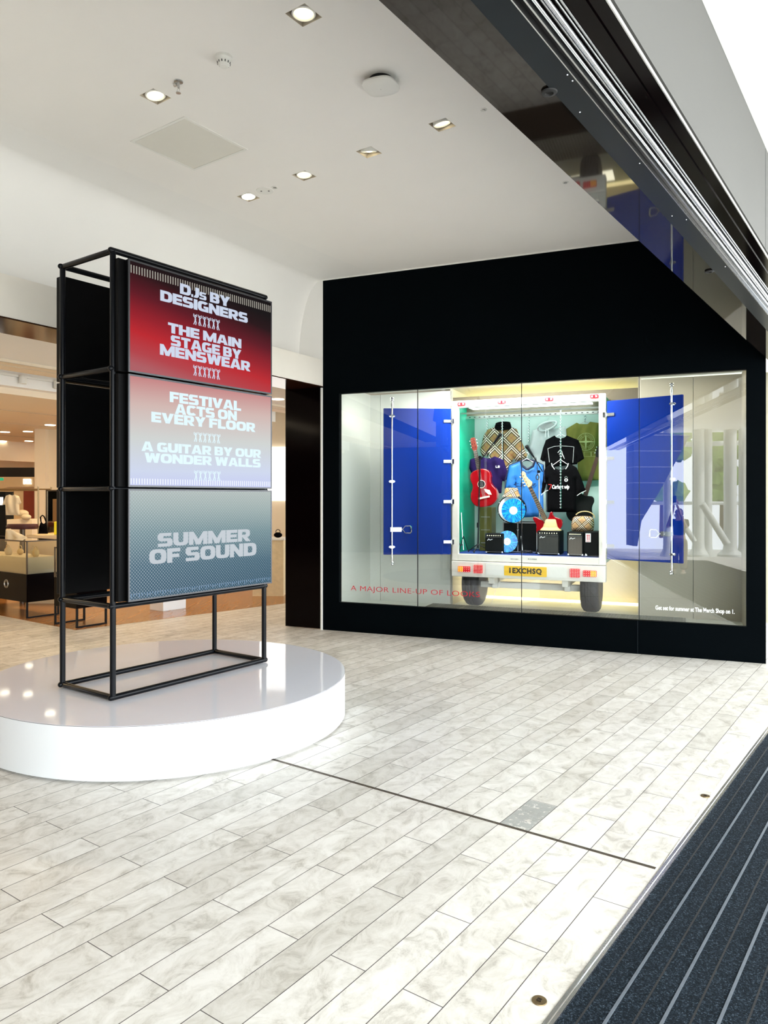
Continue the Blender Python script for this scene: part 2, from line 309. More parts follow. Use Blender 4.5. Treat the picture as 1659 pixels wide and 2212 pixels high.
MT = dict(
    ceil=mat('painted ceiling', (.88, .855, .81), .75, noise=.02, nscale=2), plaster=mat('white plaster', (.86, .84, .80), .7, noise=.015, nscale=3),
    bulk=mat('cream bulkhead', (.84, .79, .70), .6, noise=.02), black=mat('black satin panel', (.0010, .0020, .0028), .5, spec=.02, noise=.2, nscale=2),
    blackg=mat('black gloss panel', (.002, .0008, .0009), .10, spec=.08, noise=.3, nscale=1.5), steelblk=mat('black powder coat', (.003, .0035, .005), .28, spec=.22, noise=.2, nscale=30),
    scrback=mat('screen back black', (.0018, .0018, .002), .5, spec=.1, noise=.3, nscale=20), bezel=mat('dark grey bezel', (.07, .07, .075), .35, metal=.5, noise=.1),
    whitegl=mat('white gloss laminate', (.80, .81, .88), .05, noise=.01), whitelam=mat('white laminate side', (.86, .87, .88), .3, noise=.01),
    joint=mat('bronze joint strip', (.10, .075, .055), .4, metal=.8, noise=.2, nscale=40), brass=mat('aged brass', (.30, .22, .12), .38, metal=1, noise=.3, nscale=60),
    alu=mat('brushed aluminium', (.72, .73, .74), .25, metal=1, noise=.12, nscale=30), chrome=mat('polished chrome', (.8, .82, .84), .12, metal=1, noise=.05),
    fascia=mat('grey fascia panel', (.095, .093, .088), .6, noise=.03, nscale=2), canopy=mat('white canopy soffit', (.86, .87, .83), .7, noise=.01),
    polish=mat('polished black soffit', (.010, .007, .005), .03, spec=.28, ior=1.7, noise=.15, nscale=1), plate=mat('dark steel plate', (.008, .012, .016), .3, metal=.3, spec=.2, noise=.3, nscale=5),
    rubber=mat('black rubber', (.012, .012, .014), .6, noise=.3, nscale=20), truckw=mat('cream white truck enamel', (.82, .79, .72), .35, noise=.02),
    blue=mat('royal blue enamel', (.0, .022, .225), .4, spec=.12, noise=.08, nscale=2), green=mat('green enamel', (.005, .33, .20), .4, noise=.05),
    mint=mat('pale mint lining', (.62, .80, .76), .6, noise=.02), carpet=mat('blue carpet', (.01, .04, .22), .95, noise=.4, nscale=90, bump=.4, bscale=200),
    yellowp=mat('yellow number plate', (.85, .52, .02), .45, noise=.03), ink=mat('black ink', (.004, .004, .005), .5, noise=.1), redl=mat('red lens', (.55, .006, .012), .2, emit=(.75, .0, .02), es=.35, noise=.2, nscale=60),
    amber=mat('amber lens', (.9, .32, .02), .2, emit=(1, .42, .02), es=.5, noise=.2, nscale=60), lens=mat('glowing reflector dot', (.9, .75, .7), .2, emit=(1, .7, .6), es=.8, noise=.05),  # reflector dots and crosses given a weak glow of their own
    lampw=mat('warm lamp lens', (.9, .85, .6), .3, emit=(1, .88, .55), es=2.2, noise=.02), led=mat('lamp core', (1, .95, .8), .3, emit=(1, .93, .72), es=9, noise=.02),
    housing=mat('beige lamp housing', (.62, .54, .42), .5, noise=.05), steel=mat('brushed steel', (.55, .55, .54), .3, metal=1, noise=.1, nscale=30),
    offw=mat('off white plastic', (.80, .79, .74), .45, noise=.01), dot=mat('dark hole', (.01, .01, .01), .7, noise=.1),
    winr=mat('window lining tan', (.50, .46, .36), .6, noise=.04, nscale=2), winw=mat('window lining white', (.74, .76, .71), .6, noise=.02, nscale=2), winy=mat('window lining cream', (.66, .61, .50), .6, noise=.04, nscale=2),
    strip=mat('warm light strip', (1, .9, .6), .4, emit=(1, .82, .42), es=4.5, noise=.01), cool=mat('cool light panel', (.9, 1, 1), .4, emit=(.86, 1.0, .98), es=5.0, noise=.01),
    redtxt=mat('red vinyl lettering', (.55, .01, .03), .5, noise=.05), whtxt=mat('white vinyl lettering', (.9, .92, .92), .5, emit=(.9, .92, .92), es=.35, noise=.02),  # white lettering glows weakly, brightness put into the vinyl
    jackb=mat('black knit', (.0025, .0025, .003), 1.0, spec=.05, noise=.3, nscale=60), purple=mat('purple cotton', (.014, .007, .05), .95, spec=.1, noise=.3, nscale=20),
    bluesh=stripes_mat('blue pinstripe jersey', (.015, .17, .52, 1), (.006, .09, .36, 1), .012, 0, .35, .55), navy=mat('navy knit', (.006, .01, .035), .8, noise=.2),
    hood=mat('pale grey fleece', (.58, .64, .64), .9, noise=.05, nscale=12), olive=mat('olive cotton', (.17, .17, .03), .9, noise=.12, nscale=10), oliveln=mat('pale olive print', (.42, .47, .20), .8, noise=.05),
    grey=mat('grey cotton', (.42, .44, .44), .9, noise=.05), redw=mat('cherry red lacquer', (.24, .003, .006), .14, noise=.15, nscale=3, coat=.5), maple=mat('pale maple', (.72, .48, .24), .35, noise=.12, nscale=12),
    rosew=mat('rosewood', (.035, .016, .010), .4, noise=.4, nscale=25), headw=mat('reddish brown headstock', (.16, .03, .02), .3, noise=.2), cream=mat('cream plastic', (.85, .80, .62), .4, noise=.03),
    tolex=mat('black vinyl covering', (.004, .005, .005), .6, spec=.15, noise=.4, nscale=150, bump=.3, bscale=300), grille=stripes_mat('woven grille cloth', (.018, .020, .018, 1), (.035, .036, .032, 1), .006, 0, .5, .8),
    grille2=stripes_mat('silver grey grille cloth', (.07, .062, .052, 1), (.12, .105, .09, 1), .006, 0, .5, .8), drum=mat('white drum head', (.82, .84, .84), .5, noise=.03), hatc=mat('tan cotton', (.70, .50, .24), .85, noise=.08, nscale=20),
    wpap=mat('white paper', (.85, .85, .85), .6, noise=.02), redink=mat('red ink', (.55, .02, .02), .6, noise=.02), plaid=plaid('tan check cloth', .15, 45, (.27, .17, .06, 1)), plaidh=plaid('tan check hat cloth', .11, 30, (.42, .26, .11, 1)), plaidb=plaid('tan check bag leather', .105, 42, (.46, .29, .13, 1)),
    vinyl=vinyl_mat(), cone=mat('warm white wall', (.78, .66, .48), .6, noise=.03, nscale=2), shopc=mat('shop ceiling paint', (.80, .68, .52), .6, noise=.03, nscale=2), shopw=mat('shop warm panel', (.66, .50, .30), .5, noise=.05),
    bronze=mat('dark bronze soffit', (.045, .017, .008), .12, metal=.3, noise=.5, nscale=1.2), brown=mat('brown board', (.20, .10, .03), .5, noise=.1), redp=mat('dark red panel', (.20, .025, .008), .4, noise=.15),
    yel=mat('bright yellow card', (.85, .72, .02), .5, noise=.02), wcloth=mat('cream cotton', (.62, .52, .36), .85, noise=.05, nscale=10), lit=mat('lit white screen', (1, 1, 1), .5, emit=(1, .98, .95), es=1.5, noise=.01),
    sign=mat('lit sign letters', (1, 1, .9), .5, emit=(1, .97, .85), es=2.2, noise=.01), exitg=mat('green exit sign', (.0, .3, .15), .4, emit=(0, .35, .18), es=.8, noise=.2, nscale=40),
    carved=mat('carved plaster', (.72, .58, .36), .7, noise=.12, nscale=14, bump=.8, bscale=9), skin=mat('skin', (.62, .40, .30), .5, noise=.05), hair=mat('dark brown hair', (.018, .010, .007), .5, noise=.3, nscale=60),
    tee=mat('dark navy t-shirt cotton', (.012, .014, .03), .85, noise=.2), trous=mat('tan trousers cotton', (.28, .21, .14), .85, noise=.1), shoe=mat('shoe leather', (.30, .24, .18), .5, noise=.1),
    pave=mat('pale outdoor paving', (.60, .58, .54), .7, noise=.1, nscale=1.5), colw=mat('white painted steel', (.66, .68, .66), .4, noise=.03), leaf=mat('tree leaves', (.16, .26, .05), .8, noise=.6, nscale=3), bark=mat('bark', (.12, .09, .06), .9, noise=.3),
    clad=stripes_mat('white lapped cladding', (.88, .90, .92, 1), (.16, .18, .22, 1), .42, 2, .96, .5), vinylw=mat('white vinyl lettering matte', (.85, .88, .88), .6, noise=.02),
    grate=mat('steel grating', (.30, .30, .26), .4, metal=.7, noise=.2, nscale=30), scrtxt=mat('screen lettering', (.01, .01, .01), .5, emit=lin((.77, .81, .89)), es=1.0, noise=.01),
    scrtxt2=mat('screen pale lettering', (.01, .01, .01), .5, emit=lin((.84, .93, .96)), es=1.0, noise=.01), scrtxt3=mat('screen grey lettering', (.01, .01, .01), .5, emit=lin((.70, .73, .76)), es=1.0, noise=.01),
    ticks=mat('screen tick marks', (.01, .01, .01), .5, emit=lin((.62, .60, .56)), es=1.0, noise=.01), tickw=mat('screen pale ticks', (.01, .01, .01), .5, emit=lin((.92, .94, .99)), es=1.0, noise=.01), tickb=mat('screen blue ticks', (.01, .01, .01), .5, emit=lin((.45, .58, .72)), es=1.0, noise=.01),
    floor=floor_material(), oak=wood_floor_material(), glass=glass_mat('shop window glass', boost=2.3), glassc=glass_mat('counter glass', (.93, .95, .9, 1), 1.2))
def mat_carpet():
    m, nt, p = new_mat('charcoal entrance matting'); n = N(nt); vec, o = n.obj()
    f = n.noise(vec, 150, 3, .85); c = n.ramp(f, [(.40, (.002, .004, .006, 1)), (.56, (.010, .016, .024, 1)), (.68, (.08, .11, .14, 1))]); n.put(p.inputs['Base Color'], c); p.inputs['Roughness'].default_value = .95; p.inputs['Specular IOR Level'].default_value = .12
    b = n.new('ShaderNodeBump'); b.inputs['Strength'].default_value = .6; b.inputs['Distance'].default_value = .004; n.put(b.inputs['Height'], f); nt.links.new(b.outputs[0], p.inputs['Normal'])
    return m
MT['matting'] = mat_carpet()

# ------------------------------------------------------------------ lettering
def text_m(body, x0, x1, z0, z1, y, depth=.004, bold=0.0, shear=0, space=1.0):
    """letters filling the box x0..x1, z0..z1, facing -y; returns an M"""
    c = bpy.data.curves.new('lettering', 'FONT'); c.body = body; c.size = 1; c.offset = bold; c.extrude = .5; c.shear = shear; c.space_character = space; c.resolution_u = 4
    o = bpy.data.objects.new('lettering', c); COL.objects.link(o)
    dg = bpy.context.evaluated_depsgraph_get(); dg.update()
    me = bpy.data.meshes.new_from_object(o.evaluated_get(dg)); v = np.array([q.co[:] for q in me.vertices]); fs = [tuple(f.vertices) for f in me.polygons]
    bpy.data.objects.remove(o); bpy.data.curves.remove(c); bpy.data.meshes.remove(me)
    a, b = v.min(0), v.max(0); m = M()
    m.add([(x0 + (p[0] - a[0]) / (b[0] - a[0]) * (x1 - x0), y - depth * (p[2] - a[2]) / (b[2] - a[2]), z0 + (p[1] - a[1]) / (b[1] - a[1]) * (z1 - z0)) for p in v], fs)
    return m
def glyph(ch):
    """heavy extended block capitals as polygons (x,z) on a unit height; returns (polygons, width)"""
    S, T = .37, .25
    def rc(a, b, c, d): return [(a, c), (b, c), (b, d), (a, d)]
    def ring(w, h, z, a0, a1, n=14, s=S, t=T, cx=None):
        cx = w / 2 if cx is None else cx; P = []
        def pt(rx, rz, a): c_, s_ = cos(a), sin(a); e = .62; return (cx + rx * math.copysign(abs(c_) ** e, c_), z + h / 2 + rz * math.copysign(abs(s_) ** e, s_))
        A = [radians(a0 + (a1 - a0) * i / n) for i in range(n + 1)]; o = [pt(w / 2, h / 2, a) for a in A]; i_ = [pt(w / 2 - s, h / 2 - t, a) for a in A]
        return [[o[k], o[k + 1], i_[k + 1], i_[k]] for k in range(n)]
    if ch == 'I': return [rc(0, S, 0, 1)], S
    if ch == 'E': return [rc(0, S, 0, 1), rc(S, .96, 0, T), rc(S, .90, .385, .615), rc(S, .95, 1 - T, 1)], .96
    if ch == 'F': return [rc(0, S, 0, 1), rc(S, .88, .36, .60), rc(S, .95, 1 - T, 1)], .95
    if ch == 'L': return [rc(0, S, 0, 1), rc(S, .90, 0, T)], .90
    if ch == 'T': return [rc(.33, .33 + S, 0, 1 - T), rc(0, 1.03, 1 - T, 1)], 1.03
    if ch == 'H': return [rc(0, S, 0, 1), rc(.76, .76 + S, 0, 1), rc(S, .76, .38, .62)], 1.13
    if ch == 'N': return [rc(0, .34, 0, 1), rc(.80, 1.14, 0, 1), [(.34, 1), (.34, .52), (.80, 0), (.80, .48)]], 1.14
    if ch == 'M': return [rc(0, .34, 0, 1), rc(1.12, 1.46, 0, 1), [(.34, 1), (.34, .50), (.55, 0), (.73, 0), (.73, .40)], [(1.12, 1), (.73, .40), (.73, 0), (.91, 0), (1.12, .50)]], 1.46
    if ch == 'W': return [[(0, 1), (.40, 1), (.62, 0), (.26, 0)], [(.62, 0), (.26, 0), (.62, 1), (.92, 1)][0:0] or [(.44, .32), (.62, 0), (.96, 1), (.64, 1)], [(.64, 1), (.96, 1), (1.16, .32), (.98, 0)], [(.98, 0), (1.34, 0), (1.60, 1), (1.20, 1)]], 1.60
    if ch == 'A': return [[(0, 0), (.38, 0), (.68, 1), (.40, 1)], [(.85, 0), (1.25, 0), (.86, 1), (.56, 1)], rc(.34, .92, .17, .38)], 1.25
    if ch == 'V': return [[(0, 1), (.42, 1), (.74, 0), (.40, 0)], [(.46, 0), (.80, 0), (1.22, 1), (.82, 1)]], 1.22
    if ch == 'Y': return [[(0, 1), (.42, 1), (.80, .40), (.40, .34)], [(.78, 1), (1.18, 1), (.78, .34), (.40, .40)], rc(.40, .78, 0, .42)], 1.18
    if ch == 'O': return ring(1.2, 1, 0, 0, 360, 32), 1.2
    if ch == 'C': return ring(1.15, 1, 0, 38, 322, 26), 1.08
    if ch == 'G': return ring(1.15, 1, 0, 38, 300, 26) + [rc(.62, 1.12, .34, .54), rc(.80, 1.12, 0, .36)], 1.14
    if ch == 'D': return [rc(0, S, 0, 1), rc(S, .6, 0, T), rc(S, .6, 1 - T, 1)] + ring(1.15, 1, 0, -90, 90, 16), 1.15
    if ch == 'U': return [rc(0, S, .45, 1), rc(1.12 - S, 1.12, .45, 1)] + ring(1.12, .9, 0, 180, 360, 16), 1.12
    if ch == 'J': return [rc(.46, .46 + S, .45, 1), rc(0, .2, 0, T)] + ring(.86, .9, 0, 262, 360, 10, cx=.40), .83
    if ch == 'B': return [rc(0, S, 0, 1), rc(S, .7, 0, .22), rc(S, .7, .40, .60), rc(S, .7, .80, 1)] + ring(1.08, .60, 0, -90, 90, 14, S, .22) + ring(1.04, .60, .40, -90, 90, 14, S, .20), 1.08
    if ch == 'R': return [rc(0, S, 0, 1), rc(S, .7, .34, .55), rc(S, .7, .78, 1), [(.42, .34), (.78, .40), (1.14, 0), (.72, 0)]] + ring(1.08, .66, .34, -90, 90, 14, S, .21), 1.12
    if ch in 'Ss':
        P = [[(.14, 1), (.98, 1), (.98, .77), (.40, .77), (0, .84)], [(0, .86), (0, .56), (.14, .42), (.40, .58), (.40, .79)], [(.14, .42), (.36, .61), (.92, .61), (1.04, .50), (.70, .39), (.2, .39)],
             [(.70, .44), (1.06, .52), (1.08, .14), (.94, 0), (.68, .20)], [(.02, .23), (.72, .23), (.98, .10), (.94, 0), (.02, 0)]]
        if ch == 's': return [[(x * .72, z * .72) for x, z in q] for q in P], .78
        return P, 1.08
    return [], .30
def block_text(body, x0, x1, z0, z1, y, depth=.002):
    P = []; x = 0
    for ch in body:
        g, w = glyph(ch); P += [[(a + x, b) for a, b in q] for q in g]; x += w + .055
    x -= .055; m = M(); k = (x1 - x0) / x
    for q in P: m.prism([(x0 + a * k, z0 + b * (z1 - z0)) for a, b in q], y - depth, y)
    return m
def merge(*ms):
    r = M()
    for q in ms:
        b = len(r.v); r.v += q.v; r.f += [tuple(b + i for i in f) for f in q.f]; r.m += q.m
    return r
# ------------------------------------------------------------------ soft shapes
def inflate(poly, y, T=.03, d=.012, fold=.006, seed=0, edge=.05):
    """cloth body: outline (x,z) filled with a grid, puffed to both sides of y"""
    P = np.array(poly); n = len(P); A = P; Bq = np.roll(P, -1, 0); xm, zm = P.min(0); xM, zM = P.max(0)
    nx, nz = int((xM - xm) / d) + 2, int((zM - zm) / d) + 2
    X, Z = np.meshgrid(xm - d / 2 + np.arange(nx + 1) * d, zm - d / 2 + np.arange(nz + 1) * d, indexing='ij')
    Q = np.stack([X.ravel(), Z.ravel()], 1); AB = Bq - A; L2 = (AB ** 2).sum(1) + 1e-12
    t = np.clip(((Q[:, None] - A) * AB).sum(2) / L2, 0, 1); C = A + t[..., None] * AB; dd = np.hypot(*np.moveaxis(Q[:, None] - C, 2, 0)); k = dd.argmin(1); dist = dd.min(1); near = C[np.arange(len(Q)), k]
    ins = np.zeros(len(Q), bool)
    for i in range(n):
        x1, z1 = A[i]; x2, z2_ = Bq[i]; c = ((z1 > Q[:, 1]) != (z2_ > Q[:, 1])) & (Q[:, 0] < (x2 - x1) * (Q[:, 1] - z1) / (z2_ - z1 + 1e-12) + x1); ins ^= c
    sd = np.where(ins, dist, -dist); use = sd > -.62 * d; snap = (np.abs(sd) < .62 * d) | ~ins
    pos = np.where(snap[:, None], near, Q); h = np.where(snap, 0, T * np.sqrt(np.clip(sd / edge, 0, 1)))
    rs = random.Random(seed); ph = [rs.uniform(0, 6) for _ in range(4)]; kx = rs.uniform(38, 60)
    f = fold * (np.sin(Q[:, 0] * kx + ph[0] + 2.2 * np.sin(Q[:, 1] * 7 + ph[1])) + .6 * np.sin(Q[:, 1] * 24 + Q[:, 0] * 18 + ph[2])) * np.clip(sd / (edge * .6), 0, 1)
    m = M(); idx = -np.ones((2, len(Q)), int); vs = []
    for i in np.nonzero(use)[0]:
        idx[0, i] = len(vs); vs.append((pos[i, 0], y - h[i] - f[i], pos[i, 1]))
        if snap[i]: idx[1, i] = idx[0, i]
        else: idx[1, i] = len(vs); vs.append((pos[i, 0], y + h[i], pos[i, 1]))
    fs = []; W_ = nz + 1
    for i in range(nx):
        for j in range(nz):
            q = [i * W_ + j, (i + 1) * W_ + j, (i + 1) * W_ + j + 1, i * W_ + j + 1]; u = [a for a in q if use[a]]
            if len(u) < 3 or all(snap[a] for a in u) and sum(sd[a] > 0 for a in u) < 1: continue
            fs.append(tuple(idx[0, a] for a in u)); b = tuple(idx[1, a] for a in u)[::-1]
            if set(b) != set(fs[-1]): fs.append(b)
    m.add(vs, fs); return m
def smooth2(P, k=2):
    for _ in range(k): P = [q for a, b in zip(P, P[1:] + P[:1]) for q in ((a[0] * .75 + b[0] * .25, a[1] * .75 + b[1] * .25), (a[0] * .25 + b[0] * .75, a[1] * .25 + b[1] * .75))]
    return P
def P2(pts, n): return [z2(x, y, n) for x, y in pts]
def chain_m(x, y, za, zb, s=.022, r=.0028):
    m = M(); z = za; k = 0
    while z > zb:
        a = z - s / 2; m.torus((x, y, a), s * .32, r, 'y' if k % 2 else 'x', 10, 5, 1, 1.7); z -= s * .80; k += 1
    return m
exec_order = []
# ================================================================== SETTING
WL = 4.79            # black wall length
def rects(x0, x1, y0, y1, z, holes, m=None, up=False):
    """flat sheet with rectangular holes (list of x0,x1,y0,y1)"""
    m = m or M(); xs = sorted({x0, x1, *[h[0] for h in holes], *[h[1] for h in holes]}); ys = sorted({y0, y1, *[h[2] for h in holes], *[h[3] for h in holes]})
    for a, b in zip(xs[:-1], xs[1:]):
        for c, d in zip(ys[:-1], ys[1:]):
            cx, cy = (a + b) / 2, (c + d) / 2
            if any(h[0] < cx < h[1] and h[2] < cy < h[3] for h in holes): continue
            m.quad((a, c, z), (b, c, z), (b, d, z), (a, d, z))
    return m
# floors
m = M().quad((-22, -8, 0), (-.905, -8, 0), (-.905, 14, 0), (-22, 14, 0)).box(-22, -.905, -8, 14, -.2, -.01)
struct('floor', m, MT['floor'], B)
c0 = (-3.72, 8.94); dl = (-.80, .60); dr = (.70, .714)
m = M().prismz([c0, (c0[0] + dr[0] * 16, c0[1] + dr[1] * 16), (c0[0] + dr[0] * 16 + dl[0] * 16, c0[1] + dr[1] * 16 + dl[1] * 16), (c0[0] + dl[0] * 16, c0[1] + dl[1] * 16)], .0005, .003)
o = struct('floor', m, MT['oak'])
m = M().prismz([(-.80, -9), (30, -9), (30, 16), (-.70, 16)], -.22, -.03); struct('floor', m, MT['pave'], B)
# steel edging of the matwell and expansion joint
ME = Frame(*B.w(-.911, 2.118)[:2], -radians(35.73) - 0.0215)   # y along mat edge
struct('trim_1', M().box(-.012, .0, -7, 9, -.01, .004).box(.004, .016, -7, 9, -.01, .004), MT['alu'], ME)
struct('trim_2', M().box(-9, -.915, 3.270, 3.275, -.005, .0025).box(-9, -.915, 3.281, 3.286, -.005, .0025), MT['joint'], B)
# ceiling (with square lamp openings)
LAMPS = [(-2.725, 3.035), (-4.07, 3.08), (-2.73, 4.50), (-3.40, 4.53), (-4.08, 4.55), (-4.77, 4.59)]; LS = .072
holes = [(v - LS, v + LS, u - LS, u + LS) for v, u in LAMPS]
CZ = 4.24
m = rects(-5.2, -1.1, -7, 9, CZ, holes); struct('ceiling', m, MT['ceil'], B, smooth=False)
# the coved wall above the shop opening: profile in S
def cove(y0, y1):
    prof = [(.7, CZ + .001)] + [(-.02 - .31 * sin(t), CZ - 1.02 + 1.02 * cos(t)) for t in np.linspace(0, pi / 2, 14)] + [(-.33, 3.0)]
    m = M(); n = len(prof)
    return m.add([(x, y0, z) for x, z in prof] + [(x, y1, z) for x, z in prof], [(i, i + 1, n + i + 1, n + i) for i in range(n - 1)])
m = cove(-9, .12); struct('wall_left', m, MT['plaster'], S)
struct('wall_left', M().box(-1.0, 0, .0, .06, 3.0, CZ), MT['plaster'], W)
struct('trim_3', M().box(-.5, 0, -9, .0, 2.952, 3.27), MT['bulk'], S)
struct('trim_4', M().box(-.5, -.002, -9, 0, 2.94, 2.951), MT['bronze'], S)
# black window wall
WX0, WX1, WZ0, WZ1 = .2125, 4.625, .340, 2.852
m = M().box(0, WX0, 0, .08, 0, CZ).box(WX1, WL, 0, .08, 0, CZ).box(WX0, WX1, 0, .08, 0, WZ0).box(WX0, WX1, 0, .08, WZ1, CZ)
struct('wall_back', m, MT['black'], W, smooth=False)
struct('trim_5', M().box(0, WL, -.012, 0, CZ - .012, CZ), MT['plaster'], W)
struct('trim_6', M().box(-.022, .0, -.02, .06, 0, 2.93), MT['offw'], W)
xa = onplane(W, 616, 1200, 0)[0]
struct('door_1', M().box(xa, -.03, .0, .06, 0.01, 3.1), MT['blackg'], W, bevel=.003)
# bottom panel seam of the black wall
struct('trim_7', M().box(onplane(W, 1377, 1400, 0)[0] - .003, onplane(W, 1377, 1400, 0)[0] + .003, -.002, .001, 0, WZ0), MT['plate'], W)
struct('ceiling', M().box(-22, -.662, -8, 14, CZ + .6, CZ + .7), MT['plaster'], B)  # unseen roof slab added to keep sun patches off the floor
struct('wall_side', M().box(-22, -.7, 14, 14.2, 0, CZ + .6), MT['plaster'], B)
# the opposite side of the entrance, behind us to the left
struct('wall_side', M().box(-16, -1.1, -5.8, -5.6, 0, CZ), MT['black'], B)
# window glass: four panes
seams = [WX0] + [onplane(W, px, 1075, 0)[0] for px in (900, 1125, 1380)] + [WX1]
wf = M()
for q in (WX0, WX1): wf.box(q - .004, q + .004, .0, .07, WZ0, WZ1)
wf.box(WX0, WX1, .0, .07, WZ0 - .004, WZ0 + .004).box(WX0, WX1, 0, .07, WZ1 - .004, WZ1 + .004)
win = struct('window_1', wf, MT['black'], W)
for i in range(4):
    g = M().quad((seams[i] + .002, .03, WZ0), (seams[i + 1] - .002, .03, WZ0), (seams[i + 1] - .002, .03, WZ1), (seams[i] + .002, .03, WZ1))
    build('glass_pane', g, MT['glass'], parent=win, smooth=False)
for q in seams[1:-1]: build('glass_joint', M().box(q - .003, q + .003, .022, .038, WZ0, WZ1), MT['plate'], parent=win)
# window interior
NB, NC = .95, 1.85; FX0, FX1 = onplane(W, 977, 1075, NB)[0], onplane(W, 1368, 1075, NB)[0]; FZ = .25
m = M().quad((WX0 - .05, .08, FZ), (WX1 + .05, .08, FZ), (WX1 + .05, NC, FZ), (WX0 - .05, NC, FZ)); struct('floor', m, MT['winw'], W)
def strip_panel(name, x0, x1, y, z0, z1, mt, th=.03): return struct(name, M().box(x0, x1, y, y + th, z0, z1), mt, W, bevel=.002)
s1 = onplane(W, 789, 1075, .6)[0]; s2 = onplane(W, 821, 1075, NB)[0]
strip_panel('wall_left', s2 + .002, FX0, NB, FZ, 2.95, MT['winw']); strip_panel('wall_left', WX0 - .4, s2 - .002, NB, FZ, 2.95, MT['winw'])
xr = onplane(W, 1497, 1075, NB)[0]
struct('wall_right', M().box(FX1 + .05, WX1 + .4, NB + .031, NB + .04, FZ, 2.95), MT['winw'], W); struct('wall_left', M().box(WX0 - .4, FX0 - .031, NB + .031, NB + .04, FZ, 2.95), MT['winw'], W)  # unseen backing added so niche light doesn't shine through the panel seams
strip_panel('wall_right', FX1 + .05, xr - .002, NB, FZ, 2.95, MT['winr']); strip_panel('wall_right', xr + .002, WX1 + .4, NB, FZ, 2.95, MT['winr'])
struct('wall_left', M().box(WX0 - .03, WX0 - .004, .09, NB, FZ, 2.95), MT['winw'], W)
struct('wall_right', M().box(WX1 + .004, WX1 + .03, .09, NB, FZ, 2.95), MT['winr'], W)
struct('wall_back', M().box(FX0 - .3, FX1 + .4, NC, NC + .03, FZ, 3.0), MT['winy'], W)
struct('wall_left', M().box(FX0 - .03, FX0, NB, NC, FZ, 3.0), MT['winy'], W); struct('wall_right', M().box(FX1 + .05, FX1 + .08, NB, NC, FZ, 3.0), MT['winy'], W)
struct('ceiling', M().box(WX0 - .05, WX1 + .05, .085, NC, 2.97, 3.0), MT['winw'], W)
# grating strip in front of the truck
gm = M()
gx0, gx1 = onplane(W, 900, 1300, .2)[0], onplane(W, 1480, 1300, .2)[0]
x = gx0
while x < gx1: gm.box(x, x + .004, .10, .80, FZ + .002, FZ + .03); x += .033
y = .10
while y < .8: gm.box(gx0, gx1, y, y + .004, FZ + .002, FZ + .028); y += .033
tag(build('floor_grating', gm, MT['grate'], W, (2.3, .4, FZ)), 'steel grid grating along the window floor under the blue doored truck', 'grating')
struct('trim_30', M().box(FX0, FX1 + .05, .965, .98, 2.60, 2.862), mat('brown grey band', (.13, .11, .075), .7, noise=.05), W)  # brown grey strip added behind the truck top for the darker band
# window lamps, with unseen fill along the top
single('light_strip', M().box(FX0 + .02, FX1, NC - .12, NC - .08, FZ + .001, FZ + .03), MT['strip'], W, (2.3, NC - .1, FZ), 'warm light strip on the window floor behind the truck wheels', 'light')
light('AREA', 'window_fill_top', W.w(1.0, .35, 2.94), (0, 0, W.a), 9, (1, .97, .88), .9, .35)  # unseen lamps added behind the window head to light the doors
light('AREA', 'window_fill_top', W.w(2.4, .25, 2.94), (0, 0, W.a), 9, (1, .95, .85), 1.6, .25)
light('AREA', 'window_fill_top', W.w(3.95, .40, 2.94), (0, 0, W.a), 4, (1, .88, .66), 1.0, .35)
light('AREA', 'window_light_niche', W.w(2.4, 1.62, 2.94), (0, 0, W.a), 26, (1, .80, .30), 1.7, .2)
light('AREA', 'window_light_floor', W.w(2.4, 1.4, .29), (pi, 0, W.a), 11, (1, .92, .70), 1.7, .3)

# door header over the entrance
HZ = H + 1.31
struct('trim_8', M().box(-1.15, -.952, -5.55, 9, HZ, HZ + .02), MT['polish'], B)
struct('trim_9', M().box(-.951, -.866, -5.55, 9, HZ - .004, HZ + .02), MT['plate'], B)
m = M().box(-.8645, -.861, -5.55, 9, HZ - .006, HZ + .02).box(-.84, -.835, -5.55, 9, HZ - .002, HZ + .02)
struct('trim_10', m, MT['alu'], B)
m = M()
for a, b, z in ((-.828, -.818, 0), (-.812, -.806, .004), (-.80, -.786, -.003), (-.78, -.775, .004), (-.768, -.760, 0)): m.tube([((a + b) / 2, -5.55, HZ + z + .008), ((a + b) / 2, 9, HZ + z + .008)], (b - a) / 2, 10)
struct('trim_11', m, MT['alu'], B)
m = M().box(-.86, -.757, -5.55, 9, HZ + .014, HZ + .03)
m.box(-.756, -.664, -5.55, 9, HZ + .0, HZ + .02).box(-.715, -.705, -5.55, 9, HZ - .006, HZ)
struct('trim_12', m, MT['blackg'], B)
struct('trim_13', M().box(-.6635, -.660, -5.55, 9, HZ - .004, HZ + .01), MT['alu'], B)
struct('wall_front', M().box(-1.15, -.662, -5.55, 9, HZ + .03, CZ + .6), MT['fascia'], B)
struct('trim_14', M().box(-.6625, -.661, 4.44, 4.446, HZ + .03, 3.48), MT['plate'], B)
struct('ceiling', M().box(-.661, 2.6, -7, 14, 3.485, 3.7), MT['canopy'], B)
